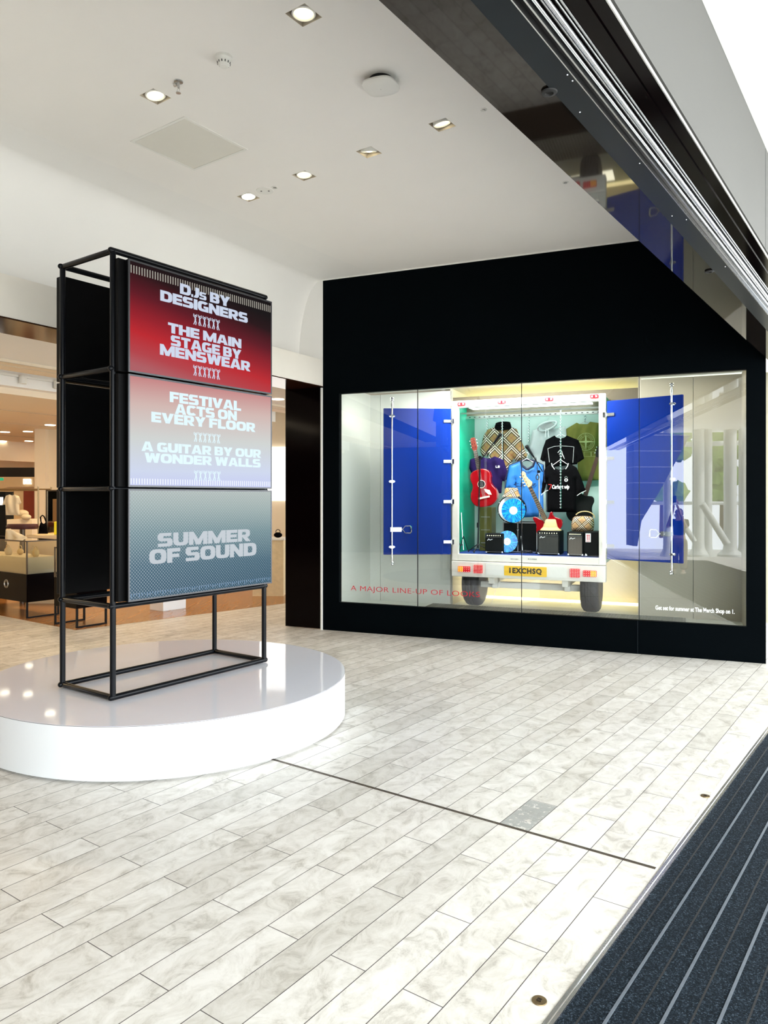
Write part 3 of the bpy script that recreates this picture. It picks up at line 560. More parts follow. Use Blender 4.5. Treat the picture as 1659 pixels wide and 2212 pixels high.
# presence sensors and screws in the header
for k, (px, py) in enumerate(((1186, 196), (1532, 585))):
    Y = 1600 * (HZ - H) / (1075 - py); v, u = B.inv((px - 829) / 1600 * Y, Y)
    m = M().lathe((v, u, HZ), [(.018, 0), (.026, -.004), (.024, -.008), (.014, -.010), (.012, -.004), (.002, -.003)], 20)
    single('door_sensor', m, MT['dot'], B, (v, u, HZ), ['round black sensor in the header, nearest the camera', 'round black sensor in the header, close to the black wall'][k], 'sensor', 'door header sensors')
for k, (px, py) in enumerate(((1225, 158), (1236, 171), (1252, 239), (1381, 350), (1451, 464), (1482, 472), (1566, 574))):
    Y = 1600 * (HZ - H) / (1075 - py); v, u = B.inv((px - 829) / 1600 * Y, Y)
    single('screw', M().sphere((v, u, HZ - .005), .0028, 8, 4), MT['chrome'], B, (v, u, HZ), 'tiny bright screw in the dark steel strip of the entrance header', 'screw', 'screws in the header strip')

# entrance matting: separate brush strips between aluminium rails
MX = [.0165, .066, .143, .205, .277, .345, .411, .482, .552, .62]
mt = thing('entrance_mat', 'charcoal entrance mat with long pale rails, sunk in the floor bottom right', 'mat', ME, (.0, 0, -.02))
m = M().box(.0165, 2.4, -6.5, 8.5, -.02, -.004); build('carpet', m, MT['matting'], parent=mt)
m = M(); x = .066; k = 0; g = M()
while x < 2.35:
    if k % 2: m.box(x - .0045, x + .0045, -6.5, 8.5, -.01, -.001)
    else: g.box(x - .003, x + .003, -6.5, 8.5, -.008, -.0035)
    x += .0695; k += 1
build('rail', m, mat('dull aluminium rail', (.15, .17, .20), .5, metal=.4, noise=.2, nscale=40), parent=mt); build('groove', g, MT['dot'], parent=mt)

# ================================================================== CEILING FIXTURES
names = ['square recessed downlight at the top edge, nearest the camera', 'square recessed downlight beside the pendent sprinkler', 'square recessed downlight nearest the black header', 'square recessed downlight midway in the far row of four',
         'square recessed downlight just right of the flush round speaker', 'brightest square downlight, tilted, left of the flush round speaker']
for k, (v, u) in enumerate(LAMPS):
    t = thing('downlight', names[k], 'downlight', B, (v, u, CZ), 'square downlights in the white ceiling')
    m = M(); s = LS
    for a, b, c, d in ((v - s, v - s + .002, u - s, u + s), (v + s - .002, v + s, u - s, u + s), (v - s, v + s, u - s, u - s + .002), (v - s, v + s, u + s - .002, u + s)): m.box(a, b, c, d, CZ, CZ + .09)
    m.box(v - s, v + s, u - s, u + s, CZ + .09, CZ + .095); build('housing', m, MT['housing'], parent=t)
    m = M().lathe((0, 0, 0), [(.055, .03), (.064, .03), (.066, .0), (.058, -.004), (.055, .0), (.055, .03)], 28)
    l = M().lathe((0, 0, 0), [(.054, .012), (.05, .004), (.03, 0.0), (.021, -.001)], 28)
    c = M().lathe((0, 0, 0), [(.022, .004), (.02, -.003), (.006, -.006), (.001, -.006)], 20)
    tx, ty = [(0, 0), (.05, .1), (.25, .1), (.3, -.2), (0, .05), (.0, .12)][k]
    z0 = CZ + .007
    def til(x, y, z): y, z = y * cos(tx) - z * sin(tx), y * sin(tx) + z * cos(tx); x, z = x * cos(ty) - z * sin(ty), x * sin(ty) + z * cos(ty); return (x + v, y + u, z + z0)
    ri = build('gimbal_ring', m.xf(til), MT['offw'], parent=t); build('lens', l.xf(til), MT['lampw'] if k < 5 else MT['led'], parent=t); build('bulb', c.xf(til), MT['led'], parent=t)
def cz_pt(px, py): Y = 1600 * (CZ - H) / (1075 - py); return B.inv((px - 829) / 1600 * Y, Y)
v, u = cz_pt(483, 123)
t = thing('smoke_detector', 'white slotted smoke detector on the ceiling', 'smoke detector', B, (v, u, CZ))
build('body', M().lathe((v, u, CZ), [(.052, 0), (.052, -.016), (.046, -.022), (.040, -.030), (.036, -.046), (.028, -.052)], 32), MT['offw'], parent=t)
build('cap', M().lathe((v, u, CZ), [(.027, -.052), (.024, -.060), (.002, -.062)], 24), MT['offw'], parent=t)
m = M()
for k in range(12): a = k * pi / 6; m.cyl((v + .0385 * cos(a), u + .0385 * sin(a), CZ - .033), (v + .0365 * cos(a), u + .0365 * sin(a), CZ - .045), .003, 6)
build('slot', m, MT['dot'], parent=t)
v, u = cz_pt(385, 176)
t = thing('sprinkler', 'chrome pendent sprinkler hanging beside a square downlight', 'sprinkler', B, (v, u, CZ))
build('escutcheon', M().lathe((v, u, CZ), [(.03, 0), (.028, -.006), (.012, -.010)], 24), MT['steel'], parent=t)
build('pipe', M().cyl((v, u, CZ), (v, u, CZ - .04), .007, 12).cyl((v - .014, u, CZ - .012), (v - .04, u, CZ - .012), .011, 12), MT['steel'], parent=t)
build('deflector', M().lathe((v, u, CZ - .075), [(.016, 0), (.016, .003), (.003, .004)], 16).tube([(v, u, CZ - .04), (v + .012, u, CZ - .055), (v, u, CZ - .073)], .002, 6).tube([(v, u, CZ - .04), (v - .012, u, CZ - .055), (v, u, CZ - .073)], .002, 6), MT['steel'], parent=t)
# wireless access point
v, u = cz_pt(822, 172)
t = thing('access_point', 'rounded white wireless access point hanging just below the ceiling', 'access point', B, (v, u, CZ))
m = M(); prof = [(.002, -.062), (.05, -.061), (.09, -.056), (.108, -.048), (.110, -.042), (.105, -.036), (.09, -.034)]
vs = []; seg = 40
for r, h in prof:
    for j in range(seg):
        th = 2 * pi * j / seg + .25; k = (abs(cos(th - .25)) ** 4 + abs(sin(th - .25)) ** 4) ** -.25; k = 1 + (k - 1) * .7; vs.append((v + r * k * cos(th), u + r * k * sin(th), CZ + h))
m.add(vs, [(i * seg + j, i * seg + (j + 1) % seg, (i + 1) * seg + (j + 1) % seg, (i + 1) * seg + j) for i in range(len(prof) - 1) for j in range(seg)] + [tuple((len(prof) - 1) * seg + j for j in range(seg))])
build('cover', m, MT['offw'], parent=t); build('mount', M().lathe((v, u, CZ), [(.075, 0), (.08, -.034), (.002, -.035)], 32), MT['dot'], parent=t)
# hatch, round plates
a = (-4.73, -4.115, 3.355, 3.955)
t = thing('access_hatch', 'square flush access hatch panel in the ceiling', 'hatch', B, ((a[0] + a[1]) / 2, (a[2] + a[3]) / 2, CZ))
m = M(); w = .022
m.box(a[0], a[1], a[2], a[2] + w, CZ - .004, CZ + .001).box(a[0], a[1], a[3] - w, a[3], CZ - .004, CZ + .001).box(a[0], a[0] + w, a[2] + w, a[3] - w, CZ - .004, CZ + .001).box(a[1] - w, a[1], a[2] + w, a[3] - w, CZ - .004, CZ + .001)
build('frame', m, MT['offw'], parent=t)
build('shadow_gap', M().box(a[0] + w, a[1] - w, a[2] + w, a[3] - w, CZ - .0008, CZ + .001), MT['housing'], parent=t)
build('panel', M().box(a[0] + w + .003, a[1] - w - .003, a[2] + w + .003, a[3] - w - .003, CZ - .003, CZ + .001), mat('hatch panel paint', (.74, .72, .65), .7, noise=.02), parent=t)
v, u = cz_pt(572, 412)
t = thing('ceiling_plate', 'flush round white plate with two dark holes between two downlights', 'ceiling plate', B, (v, u, CZ))
build('disc', M().lathe((v, u, CZ), [(.075, 0), (.073, -.004), (.002, -.0045)], 40), MT['offw'], parent=t)
for dx, dy in ((-.025, -.02), (.03, .015)): build('hole', M().lathe((v + dx, u + dy, CZ), [(.008, -.004), (.008, -.0055), (.001, -.0055)], 14), MT['dot'], parent=t)
for k, (px, py, r, lb) in enumerate(((593, 405, .03, 'small flush sprinkler beside the round plate with two holes'), (1044, 237, .024, 'small round cover in the ceiling nearer the camera, by the header'), (1221, 394, .027, 'small round flush sprinkler by the header near the black wall'))):
    v, u = cz_pt(px, py); t = thing('flush_sprinkler', lb, 'sprinkler', B, (v, u, CZ), 'small round ceiling fittings')
    build('ring', M().lathe((v, u, CZ), [(r, 0), (r * .95, -.003), (r * .6, -.004), (r * .55, 0)], 24), MT['offw'], parent=t)
    build('head', M().lathe((v, u, CZ), [(r * .4, 0), (r * .38, -.006), (.001, -.008)], 16), MT['steel'] if k != 1 else MT['offw'], parent=t)
# floor studs
for k, (v, u) in enumerate(((-.974, 2.20), (-.92, 4.228))):
    t = thing('floor_stud', ['round brass floor stud nearest the camera by the mat edge', 'round brass floor stud farther off by the mat edge'][k], 'floor stud', B, (v, u, 0), 'brass studs beside the mat')
    build('disc', M().lathe((v, u, 0), [(.0245, 0), (.0235, .003), (.001, .0035)], 32), MT['brass'], parent=t)
    build('socket', M().box(v - .007, v + .007, u - .007, u - .004, .003, .0055).box(v - .007, v + .007, u + .004, u + .007, .003, .0055).box(v - .007, v - .004, u - .007, u + .007, .003, .0055).box(v + .004, v + .007, u - .007, u + .007, .003, .0055), MT['joint'], parent=t)

# ================================================================== ROUND PLINTH
pc = (-1.558, 5.412); PR = 1.271; PH = .32
t = thing('round_plinth', 'big round white platform carrying the black screen stand', 'platform', WORLD, (pc[0], pc[1], 0))
build('drum_side', M().lathe((pc[0], pc[1], 0), [(PR - .03, 0), (PR - .03, .012), (PR, .014), (PR, PH - .004)], 128), MT['whitelam'], parent=t)
build('top', M().lathe((pc[0], pc[1], 0), [(PR - .001, PH - .006), (PR - .001, PH), (.01, PH)], 128), MT['whitegl'], parent=t)
build('edge_line', M().torus((pc[0], pc[1], PH - .003), PR - .0005, .0012, 'z', 128, 6), MT['joint'], parent=t)

# ================================================================== SCREEN STAND
L, DP_, R = 1.33, .566, .0185
t = thing('display_stand', 'tall black tubular stand of stacked screens on the white round platform', 'display stand', D, (.665, .283, PH))
lev = [H + 1.556, H + .813, H + .058, H - .684]; z0 = PH + .022
for x, y in ((.0, .0), (L, 0), (0, DP_), (L, DP_)): build('post', M().cyl((x, y, PH + .015), (x, y, lev[0]), R, 20), MT['steelblk'], parent=t)
for z in lev + [z0]:
    m = M(); e = .014
    m.capsule((-e, 0, z), (L + e, 0, z), R * 1.02, 16).capsule((-e, DP_, z), (L + e, DP_, z), R * 1.02, 16)
    m.capsule((-.0, -.0, z - .001), (0, DP_, z - .001), R, 16).capsule((L, 0, z - .001), (L, DP_, z - .001), R, 16)
    build('rail_frame', m, MT['steelblk'], parent=t)
SX0, SX1 = .047, 1.320; ZT, ZB = H + 1.508, H - .662; SH = (ZT - ZB) / 3
ramps = [[(0, rgb(172, 92, 98)), (.12, rgb(178, 62, 70)), (.30, rgb(186, 30, 40)), (.45, rgb(150, 22, 36)), (.65, rgb(92, 12, 28)), (.85, rgb(34, 6, 12)), (1, rgb(14, 5, 8))],
         [(0, rgb(196, 202, 240)), (.15, rgb(205, 214, 236)), (.45, rgb(206, 210, 208)), (.75, rgb(208, 182, 176)), (1, rgb(196, 128, 128))],
         [(0, rgb(44, 82, 104)), (.3, rgb(62, 98, 116)), (.6, rgb(112, 140, 146)), (.85, rgb(158, 174, 172)), (1, rgb(176, 186, 182))]]
dancer = None
for k in range(3):
    z1 = ZT - k * SH - .006; zz = z1 - SH + .012; y = -.093
    cas = M().box(SX0 + .002, SX1 - .002, y + .006, -.0195, zz + .002, z1 - .002)
    s = build('screen', cas, MT['scrback'], parent=t, bevel=.003); s['label'] = ['top screen, dark red', 'middle screen, pink to lavender', 'bottom screen, blue grey with dots'][k]
    build('mount_box', M().box(.0, SX0 + .06, -.058, -.0188, zz + .002, z1 - .002), MT['scrback'], parent=s)
    b = .011; m = M().box(SX0, SX1, y - .002, y + .006, zz, zz + b).box(SX0, SX1, y - .002, y + .006, z1 - b, z1).box(SX0, SX0 + b, y - .002, y + .006, zz + b, z1 - b).box(SX1 - b, SX1, y - .002, y + .006, zz + b, z1 - b)
    build('bezel', m, MT['bezel'], parent=s)
    ox, oz = .665, PH
    sm = screen_mat('screen picture', ramps[k], SX0 - ox, SX1 - ox, zz - oz, z1 - oz, side=[.25, -.04, .05][k], dots=(k == 2), es=1.0)
    build('display', M().box(SX0 + b, SX1 - b, y, y + .004, zz + b, z1 - b), sm, parent=s)
    # tick marks
    xs = np.linspace(SX0 + .02, SX1 - .02, 62); tk = M()
    if k == 0:
        for x in xs: tk.box(x - .0035, x + .0035, y - .0015, y, z1 - .085, z1 - .035)
        build('tick_marks', tk, MT['ticks'], parent=s)
    if k == 1:
        for x in xs: tk.box(x - .003, x + .003, y - .0015, y, zz + .018, zz + .055)
        build('tick_marks', tk, MT['tickw'], parent=s)
    if k == 2:
        for i, x in enumerate(xs): tk.box(x - .002, x + .002, y - .0015, y, zz + .022 + .008 * (i % 3), zz + .05)
        build('tick_marks', tk, MT['tickb'], parent=s)
    lines = [[('DJs BY', 893, 302, 377, 1250), ('DESIGNERS', 752, 350, 427, 1378), ('THE MAIN', 808, 583, 656, 1332), ('STAGE BY', 828, 674, 748, 1332), ('MENSWEAR', 750, 737, 815, 1396)],
             [('FESTIVAL', 820, 1080, 1155, 1330), ('ACTS ON', 857, 1166, 1240, 1300), ('EVERY FLOOR', 688, 1224, 1298, 1432), ('A GUITAR BY OUR', 617, 1436, 1506, 1473), ('WONDER WALLS', 640, 1518, 1588, 1470)],
             [('SUMMER', 733, 372, 470, 1397), ('OF SOUND', 673, 490, 596, 1440)]][k]
    for body, ax, ay, by, bx in lines:
        p, q = (z5 if k < 2 else z6)(ax, ay), ((z5 if k < 2 else z6)(bx, by)[0], (z5 if k < 2 else z6)(ax, by)[1])
        build('lettering', block_text(body, p[0], q[0], q[1], p[1], y), [MT['scrtxt'], MT['scrtxt2'], MT['scrtxt3']][k], parent=s)
    for (ax, ay, bx, by) in [[(985, 520, 1181, 645), (985, 888, 1183, 998)], [(988, 1370, 1185, 1455), (990, 1645, 1187, 1722)], []][k]:
        p, q = z5(ax, ay), z5(bx, by); m = M(); w = (q[0] - p[0]) / 6; h = p[1] - q[1]
        for i in range(6):
            x = p[0] + (i + .5) * w; z = q[1]; f = 1 if i % 2 == 0 else -1
            def S_(pts, wd): m.stroke([(x + f * a * w, z + b_ * h) for a, b_ in pts], wd * h, y - .002, y)
            S_([(-.05, .72), (.06, .60), (.02, .42)], .14); S_([(.02, .46), (.22, .22), (.10, .0)], .085); S_([(0, .44), (-.12, .22), (-.30, .02)], .085)
            S_([(-.04, .70), (-.34, .78), (-.30, 1.0)], .06); S_([(-.02, .70), (.30, .80), (.34, 1.0)], .06)
            m.lathe((x + f * .0 * w, y - .001, z + .86 * h), [(.075 * h, -.001), (.075 * h, .001)], 12, 'y')
        build('dancer_row', m, [MT['scrtxt'], MT['scrtxt2']][min(k, 1)], parent=s)
    # rear screens seen from behind
    rb = M().box(.010, 1.283, DP_ + .0195, DP_ + .093, zz, z1)
    build('screen', rb, MT['scrback'], parent=t, bevel=.003)
    for x in (.16, 1.15): build('bracket', M().box(x, x + .03, -.0195, .014, zz + .08, z1 - .08), MT['steelblk'], parent=s)
exec_order.append('stand')
#PART2
# ================================================================== TRUCK IN THE WINDOW
NT = .45
tl, tr = onplane(W, 976, 868, NT), onplane(W, 1308, 848, NT); TX0, TX1 = tl[0], tr[0]; TZ1 = 2.748; TZ0 = .855
il, ir = z2(120, 255, NT)[0], z2(1390, 183, NT)[0]; IZ1 = z2(120, 255, NT)[1] - .0; IZ0 = z2(112, 1570, NT)[1]
BN = 1.35          # rear of the truck box
t = thing('box_truck', 'white framed box truck with open blue doors and a yellow number plate', 'truck', W, ((TX0 + TX1) / 2, NT + .4, FZ))
truck = t
m = M().box(TX0, il, NT, NT + .06, TZ0, TZ1).box(ir, TX1, NT, NT + .06, TZ0, TZ1).box(il, ir, NT, NT + .06, IZ1, TZ1).box(il, ir, NT, NT + .06, TZ0, IZ0)
build('rear_frame', m, MT['truckw'], parent=t, bevel=.004)
for a, b in ((TX0 + .01, TX0 + .03), (TX1 - .03, TX1 - .01)): build('side_wall', M().box(a, b, NT + .06, BN, TZ0 + .02, TZ1 - .02), MT['green'], parent=t)
build('roof', M().box(TX0 + .01, TX1 - .01, NT + .06, BN, TZ1 - .02, TZ1 - .004), MT['truckw'], parent=t)
build('back_lining', M().box(TX0 + .03, TX1 - .03, BN - .02, BN, TZ0, TZ1 - .02), MT['mint'], parent=t)
build('load_floor', M().box(TX0 + .03, TX1 - .03, NT + .06, BN, TZ0, IZ0 + .004), MT['carpet'], parent=t)
a0, a1 = z2(225, 270, .8)[0], z2(1320, 200, .8)[0]
build('light_panel', M().box(a0, a1, NT + .15, BN - .25, IZ1 + .03, IZ1 + .045), MT['cool'], parent=t)
light('AREA', 'truck_light', W.w((a0 + a1) / 2, NT + .35, IZ1 + .02), (0, 0, W.a), 3, (.85, 1, .97), 1.4, .4)
light('AREA', 'truck_front_fill', W.w((a0 + a1) / 2, .14, 2.93), (radians(25), 0, W.a), 80, (1, .98, .93), 1.6, .15)  # unseen lamp added above the glass to brighten the truck front
# bumper beam, plate, lamps
bz1, bz0 = .848, .668
m = M().box(TX0, TX1, NT - .02, NT + .10, bz0, bz1); bp = build('bumper', m, MT['truckw'], parent=t, bevel=.006)
p0, p1 = z2(372, 1655, NT - .03), z2(1100, 1785, NT - .03)
build('backing_plate', M().box(p0[0], p1[0], NT - .026, NT - .0201, bz0 + .03, bz1 - .02), MT['offw'], parent=bp)
p0, p1 = z2(537, 1684, NT - .03), z2(920, 1774, NT - .03); zc = (p0[1] + p1[1]) / 2; hh = .056
np_ = build('number_plate', M().rbox(p0[0], p1[0], zc - hh, zc + hh, NT - .034, NT - .0265, .008), MT['yellowp'], parent=t)
q0, q1 = z2(583, 1700, NT - .035)[0], z2(875, 1760, NT - .035)[0]
build('lettering', text_m('1EXCHSQ', q0, q1, zc - .037, zc + .037, NT - .034, .002, bold=.045, space=1.15), MT['ink'], parent=np_)
def lamp(name, x0, x1, za, zb, segs, dots=(3, 3)):
    f = build(name, M().rbox(x0, x1, za, zb, NT - .04, NT - .0205, .008), segs[0], parent=t)
    if len(segs) > 1:
        xm = x0 + (x1 - x0) * segs[2]
        a, b = (x0 + .003, xm) if segs[3] else (xm, x1 - .003)
        build('indicator', M().rbox(a, b, za + .003, zb - .003, NT - .044, NT - .0401, .006), segs[1], parent=f)
    d = M(); nx, nz = dots
    for i in range(nx):
        for j in range(nz):
            x = x0 + (i + .5) / nx * (x1 - x0); z = za + (j + .5) / nz * (zb - za); d.lathe((x, NT - .0441, z), [(.0035, 0), (.003, -.0015), (.0005, -.002)], 8, 'y')
    build('lamp_dots', d, MT['lens'], parent=f)
def lz(x, y): return z2(x, y, NT - .03)
for (ax, ay, bx, by), segs, dots in (((120, 1680, 230, 1736), (MT['redl'], MT['amber'], .44, True), (6, 3)), ((260, 1669, 340, 1748), (MT['redl'],), (6, 6)), ((1130, 1703, 1220, 1786), (MT['redl'],), (6, 6)), ((1248, 1719, 1370, 1780), (MT['redl'], MT['amber'], .55, False), (6, 3))):
    a, b = lz(ax, ay), lz(bx, by); lamp('tail_lamp', a[0], b[0], b[1], a[1], segs, dots)
for (ax, ay, bx, by) in ((118, 205, 188, 237), (480, 187, 551, 219), (905, 161, 982, 195), (1310, 134, 1387, 170)):
    a, b = z2(ax, ay, NT), z2(bx, by, NT); f = build('marker_lamp', M().rbox(a[0], b[0], b[1] + .004, a[1] - .004, NT - .014, NT - .0005, .01), MT['redl'], parent=t)
    w = (b[0] - a[0]) / 2; zc = (a[1] + b[1]) / 2
    for i in range(2):
        m = M()
        cx = a[0] + w * (i + .5); s = .010; m.stroke([(cx - s, zc - s), (cx + s, zc + s)], .005, NT - .0155, NT - .0142).stroke([(cx - s, zc + s), (cx + s, zc - s)], .005, NT - .0155, NT - .0142)
        build('reflector_cross', m, MT['lens'], parent=f)
# tiny unreadable marks on the sill
rs = random.Random(3)
for a, b in ((595, 668), (752, 828)):
    m = M(); x0, z0_ = z2(a, 1616, NT); x1 = z2(b, 1617, NT)[0]; x = x0
    while x < x1: w = rs.uniform(.004, .009); h = rs.choice((.006, .010, .012)); m.box(x, x + w, NT - .002, NT, z0_ - h / 2, z0_ + h / 2 - .002); x += w + .0035
    build('sill_mark', m, MT['bezel'], parent=t)
# chassis and wheels
m = M(); q = z2(275, 1850, .75); r_ = z2(1222, 1900, .75)
m.box(q[0], r_[0], .72, .78, .52, .59)
for a, b in ((415, 465), (1070, 1125)): x0, x1 = z2(a, 1820, .6)[0], z2(b, 1820, .6)[0]; m.box(x0, x1, .50, 1.3, .59, .67).box(x0, x1, .66, .78, .52, .67)
m.box(z2(180, 1820, .9)[0], z2(1330, 1820, .9)[0], .95, 1.0, .52, .57)
build('chassis', m, MT['truckw'], parent=t, bevel=.004)
for a, b in ((160, 345), (1222, 1375)):
    x0, x1 = z2(a, 1950, .62)[0], z2(b, 1950, .62)[0]; x1 = x0 + .20; rr = .285; wy = .78 + .05; zc = FZ + .03 + rr
    prof = [(.17, .0), (.19, -.005), (rr - .04, 0), (rr - .012, .02), (rr, .05)]
    for g in (.065, .095, .125): prof += [(rr, g - .004), (rr - .008, g - .002), (rr - .008, g + .002), (rr, g + .004)]
    prof += [(rr, .15), (rr - .012, .18), (rr - .04, .2), (.19, .205), (.17, .2)]
    w_ = build('wheel', M().lathe((x0, wy, zc), prof, 48, 'x'), MT['rubber'], parent=t)
    build('rim', M().lathe((x0, wy, zc), [(.172, .01), (.165, .04), (.10, .06), (.06, .03), (.001, .03)], 32, 'x').lathe((x0, wy, zc), [(.172, .19), (.165, .16), (.10, .14), (.06, .17), (.001, .17)], 32, 'x'), MT['truckw'], parent=w_)
# doors
def door(hx, ox, on, side):
    """hinge x, outer x,n; side -1 left door, +1 right door"""
    L_ = hypot(ox - hx, on - NT); ux, uy = (ox - hx) / L_, (on - NT) / L_
    z0_, z1_ = .924, 2.66
    def T(x, y, z): # x along the door from hinge, y = thickness towards the viewer
        nx, ny = (-uy, ux) if side < 0 else (uy, -ux)
        return (hx + ux * x + nx * y, NT + uy * x + ny * y, z)
    d = build('door', M().box(.012, L_, -.035, 0, z0_, z1_).xf(T), MT['blue'], parent=t, bevel=.004); d['label'] = 'blue door leaf, swung open ' + ('left' if side < 0 else 'right')
    sgn = 1
    rx = L_ - (.10 if side < 0 else .10)
    m = M().tube([(rx, .028, z0_ - .10), (rx, .028, z1_ + .10)], .0105, 10)
    for zz in (z0_ - .10, z1_ + .10): m.lathe((rx, .028, zz), [(.018, -.02), (.024, -.012), (.014, 0), (.024, .012), (.018, .022)], 14)
    for zz in (z0_ - .03, z1_ + .035): m.lathe((rx, .028, zz), [(.016, -.02), (.016, .02)], 12)
    build('lock_rod', m.xf(T), MT['chrome'], parent=d)
    for zz in (z0_ + .09, (z0_ + z1_) / 2 - .0, z1_ - .09):
        m = M().lathe((0, 0, 0), [(.036, 0), (.036, .004), (.001, .005)], 20, 'y', 1, .45).xf(lambda x, y, z, zz=zz: (x + rx, y + .0005, z + zz)).box(rx - .014, rx + .014, .004, .040, zz - .012, zz + .012)
        build('rod_bracket', m.xf(T), MT['chrome'], parent=d)
    hz = z0_ + .30; s = -1
    m = M().box(rx - .11, rx + .02, .028, .044, hz - .025, hz + .025).lathe((rx - .07, .044, hz), [(.008, 0), (.008, .004), (.001, .005)], 10, 'y')
    m.tube([(rx - .11, .036, hz), (rx - .13, .036, hz + .008), (rx - .155, .036, hz + .04), (rx - .21, .036, hz + .042)], .006, 8).tube([(rx - .11, .036, hz), (rx - .13, .036, hz - .008), (rx - .155, .036, hz - .04), (rx - .21, .036, hz - .042)], .006, 8)
    m.tube([(rx - .21, .036, hz - .045), (rx - .225, .036, hz - .03), (rx - .225, .036, hz + .03), (rx - .21, .036, hz + .045)], .010, 8)
    build('handle', m.xf(T), MT['chrome'], parent=d)
    for k in range(4):
        zz = z1_ - .15 - k * (z1_ - z0_ - .30) / 3
        m = M().box(.0, .10, .001, .010, zz - .017, zz + .017).xf(T); xx = hx - side * .014
        m.box(xx - .016, xx + .016, NT - .018, NT - .001, zz - .028, zz + .028).cyl((hx, NT - .014, zz - .028), (hx, NT - .014, zz + .028), .009, 10)
        build('hinge', m, MT['chrome'], parent=d)
door(TX0, TX0 - .737, .098, -1); door(TX1, TX1 + .786, .19, 1)
# hanging rail
ra, rb_ = z2(240, 300, 1.0), z2(1400, 262, .95)
m = M().box(TX0 + .03, TX1 - .03, .93, .965, IZ1 - .085, IZ1 - .05).box(TX0 + .03, TX1 - .03, .70, .715, IZ1 - .05, IZ1 - .03)
hr = build('hanging_rail', m, MT['steel'], parent=t)
x = TX0 + .07
while x < TX1 - .05: build('slot', M().box(x, x + .022, .9292, .9298, IZ1 - .072, IZ1 - .062), MT['dot'], parent=hr); x += .062
RZ = IZ1 - .085
# glass lettering
p, q = onplane(W, 756.5, 1267.5, .02), onplane(W, 1035.5, 1294, .02)
za, zb = onplane(W, 757, 1279.5, .02)[1], onplane(W, 757, 1268.5, .02)[1]
build('lettering', text_m('A MAJOR LINE-UP OF LOOKS', p[0], q[0], za + .004, zb + .02, .028, .001, bold=-.008, space=1.05), MT['redtxt'], parent=win)['label'] = 'red outlined lettering on the glass'
p, q = onplane(W, 1415.3, 1310, .02), onplane(W, 1586.5, 1325, .02); za = onplane(W, 1415, 1317.5, .02)[1]; zb = onplane(W, 1415, 1307.8, .02)[1]
build('lettering', text_m('Get set for summer at The Merch Shop on 1.', p[0], q[0], za - .012, zb, .028, .001, bold=.016), MT['whtxt'], parent=win)['label'] = 'small white lettering on the glass'

# ------------------------------------------------------------------ clothes, hung inside the truck
def hanger_m(x, n, z, w=.20):
    m = M(); m.tube([(x - w, n, z - .07), (x, n, z), (x + w, n, z - .07)], .003, 6)
    pts = [(x, n, z), (x, n, z + .03)] + [(x + .018 * sin(a) + .0, n, z + .052 - .022 * cos(a)) for a in np.linspace(.3, 4.3, 10)]
    m.tube(pts, .0025, 6); return m
def garment(name, pts, n, mt, label, cat, T=.03, seed=0, fold=.006, hang=None, d=.011, group='clothes hanging in the truck'):
    P = P2(pts, n); cx = sum(p[0] for p in P) / len(P); zl = min(p[1] for p in P)
    o = thing(name, label, cat, W, (cx, n, zl), group); build('cloth', inflate(P, n, T, d, fold, seed), mt, parent=o)
    return o
def hang(o, px, py, n, w=.18):
    x, z = z2(px, py, n); build('hanger', hanger_m(x, n, z, w), MT['steel'], parent=o); return x, z
def chain(px, py0, py1, n, label):
    x, za = z2(px, py0, n); zb = z2(px, py1, n)[1]
    m = chain_m(x, n, za, zb); return single('chain', m, MT['chrome'], W, (x, n, za), label, 'chain', 'chains in the truck')
N1, N2, N3 = 1.18, 1.02, .86
o = garment('jacket', [(455, 425), (500, 440), (560, 448), (610, 430), (650, 445), (690, 545), (748, 690), (742, 700), (688, 742), (640, 735), (620, 700), (600, 790), (555, 900), (470, 880), (400, 760), (392, 690), (340, 690), (318, 640), (352, 500), (390, 450)], N1 - .04, MT['plaid'], 'tan check jacket with a black inner collar, hanging left in the truck', 'jacket', .05, 1)
cx, cz = z2(527, 425, N1 - .04)
build('collar', M().torus((0, 0, 0), .090, .018, 'z', 28, 8, 1, .5).torus((0, 0, .022), .086, .018, 'z', 28, 8, 1, .5).torus((0, 0, .045), .080, .016, 'z', 28, 8, 1, .5).lathe((0, 0, 0), [(.09, -.01), (.001, -.012)], 24, 'z', 1, .5).xf(lambda x, y, z: (x + cx, y + N1 - .05, z + cz - .01 + .45 * y)), MT['jackb'], parent=o)
m = M(); xz = z2(525, 450, N1 - .10); m.tube([(xz[0], N1 - .095, xz[1]), (xz[0] + .006, N1 - .097, xz[1] - .2), (xz[0] + .01, N1 - .095, xz[1] - .40)], .004, 6); build('zip', m, MT['jackb'], parent=o)
hang(o, 520, 400, N1 - .05, .12)
o = garment('t_shirt', [(228, 720), (300, 695), (350, 700), (400, 715), (450, 692), (530, 722), (585, 880), (535, 920), (520, 900), (512, 1025), (262, 1025), (250, 860), (222, 800)], N2 + .0, MT['purple'], 'dark purple t-shirt hanging behind the red guitar', 't-shirt', .03, 2)
a, b = z2(462, 775, N2 - .04), z2(498, 795, N2 - .04); build('lettering', text_m('L8', a[0], b[0], b[1], a[1], N2 - .048, .002, bold=.01), MT['vinylw'], parent=o)
hang(o, 400, 700, N2, .12)
o = garment('football_shirt', [(582, 775), (690, 728), (712, 790), (748, 815), (800, 790), (815, 733), (892, 768), (905, 930), (888, 935), (892, 1232), (680, 1245), (648, 1190), (640, 900), (628, 990), (545, 985), (562, 880)], N3 + .04, MT['bluesh'], 'blue pinstriped football shirt with a navy collar in the middle of the truck', 'shirt', .03, 3, .004)
m = M()
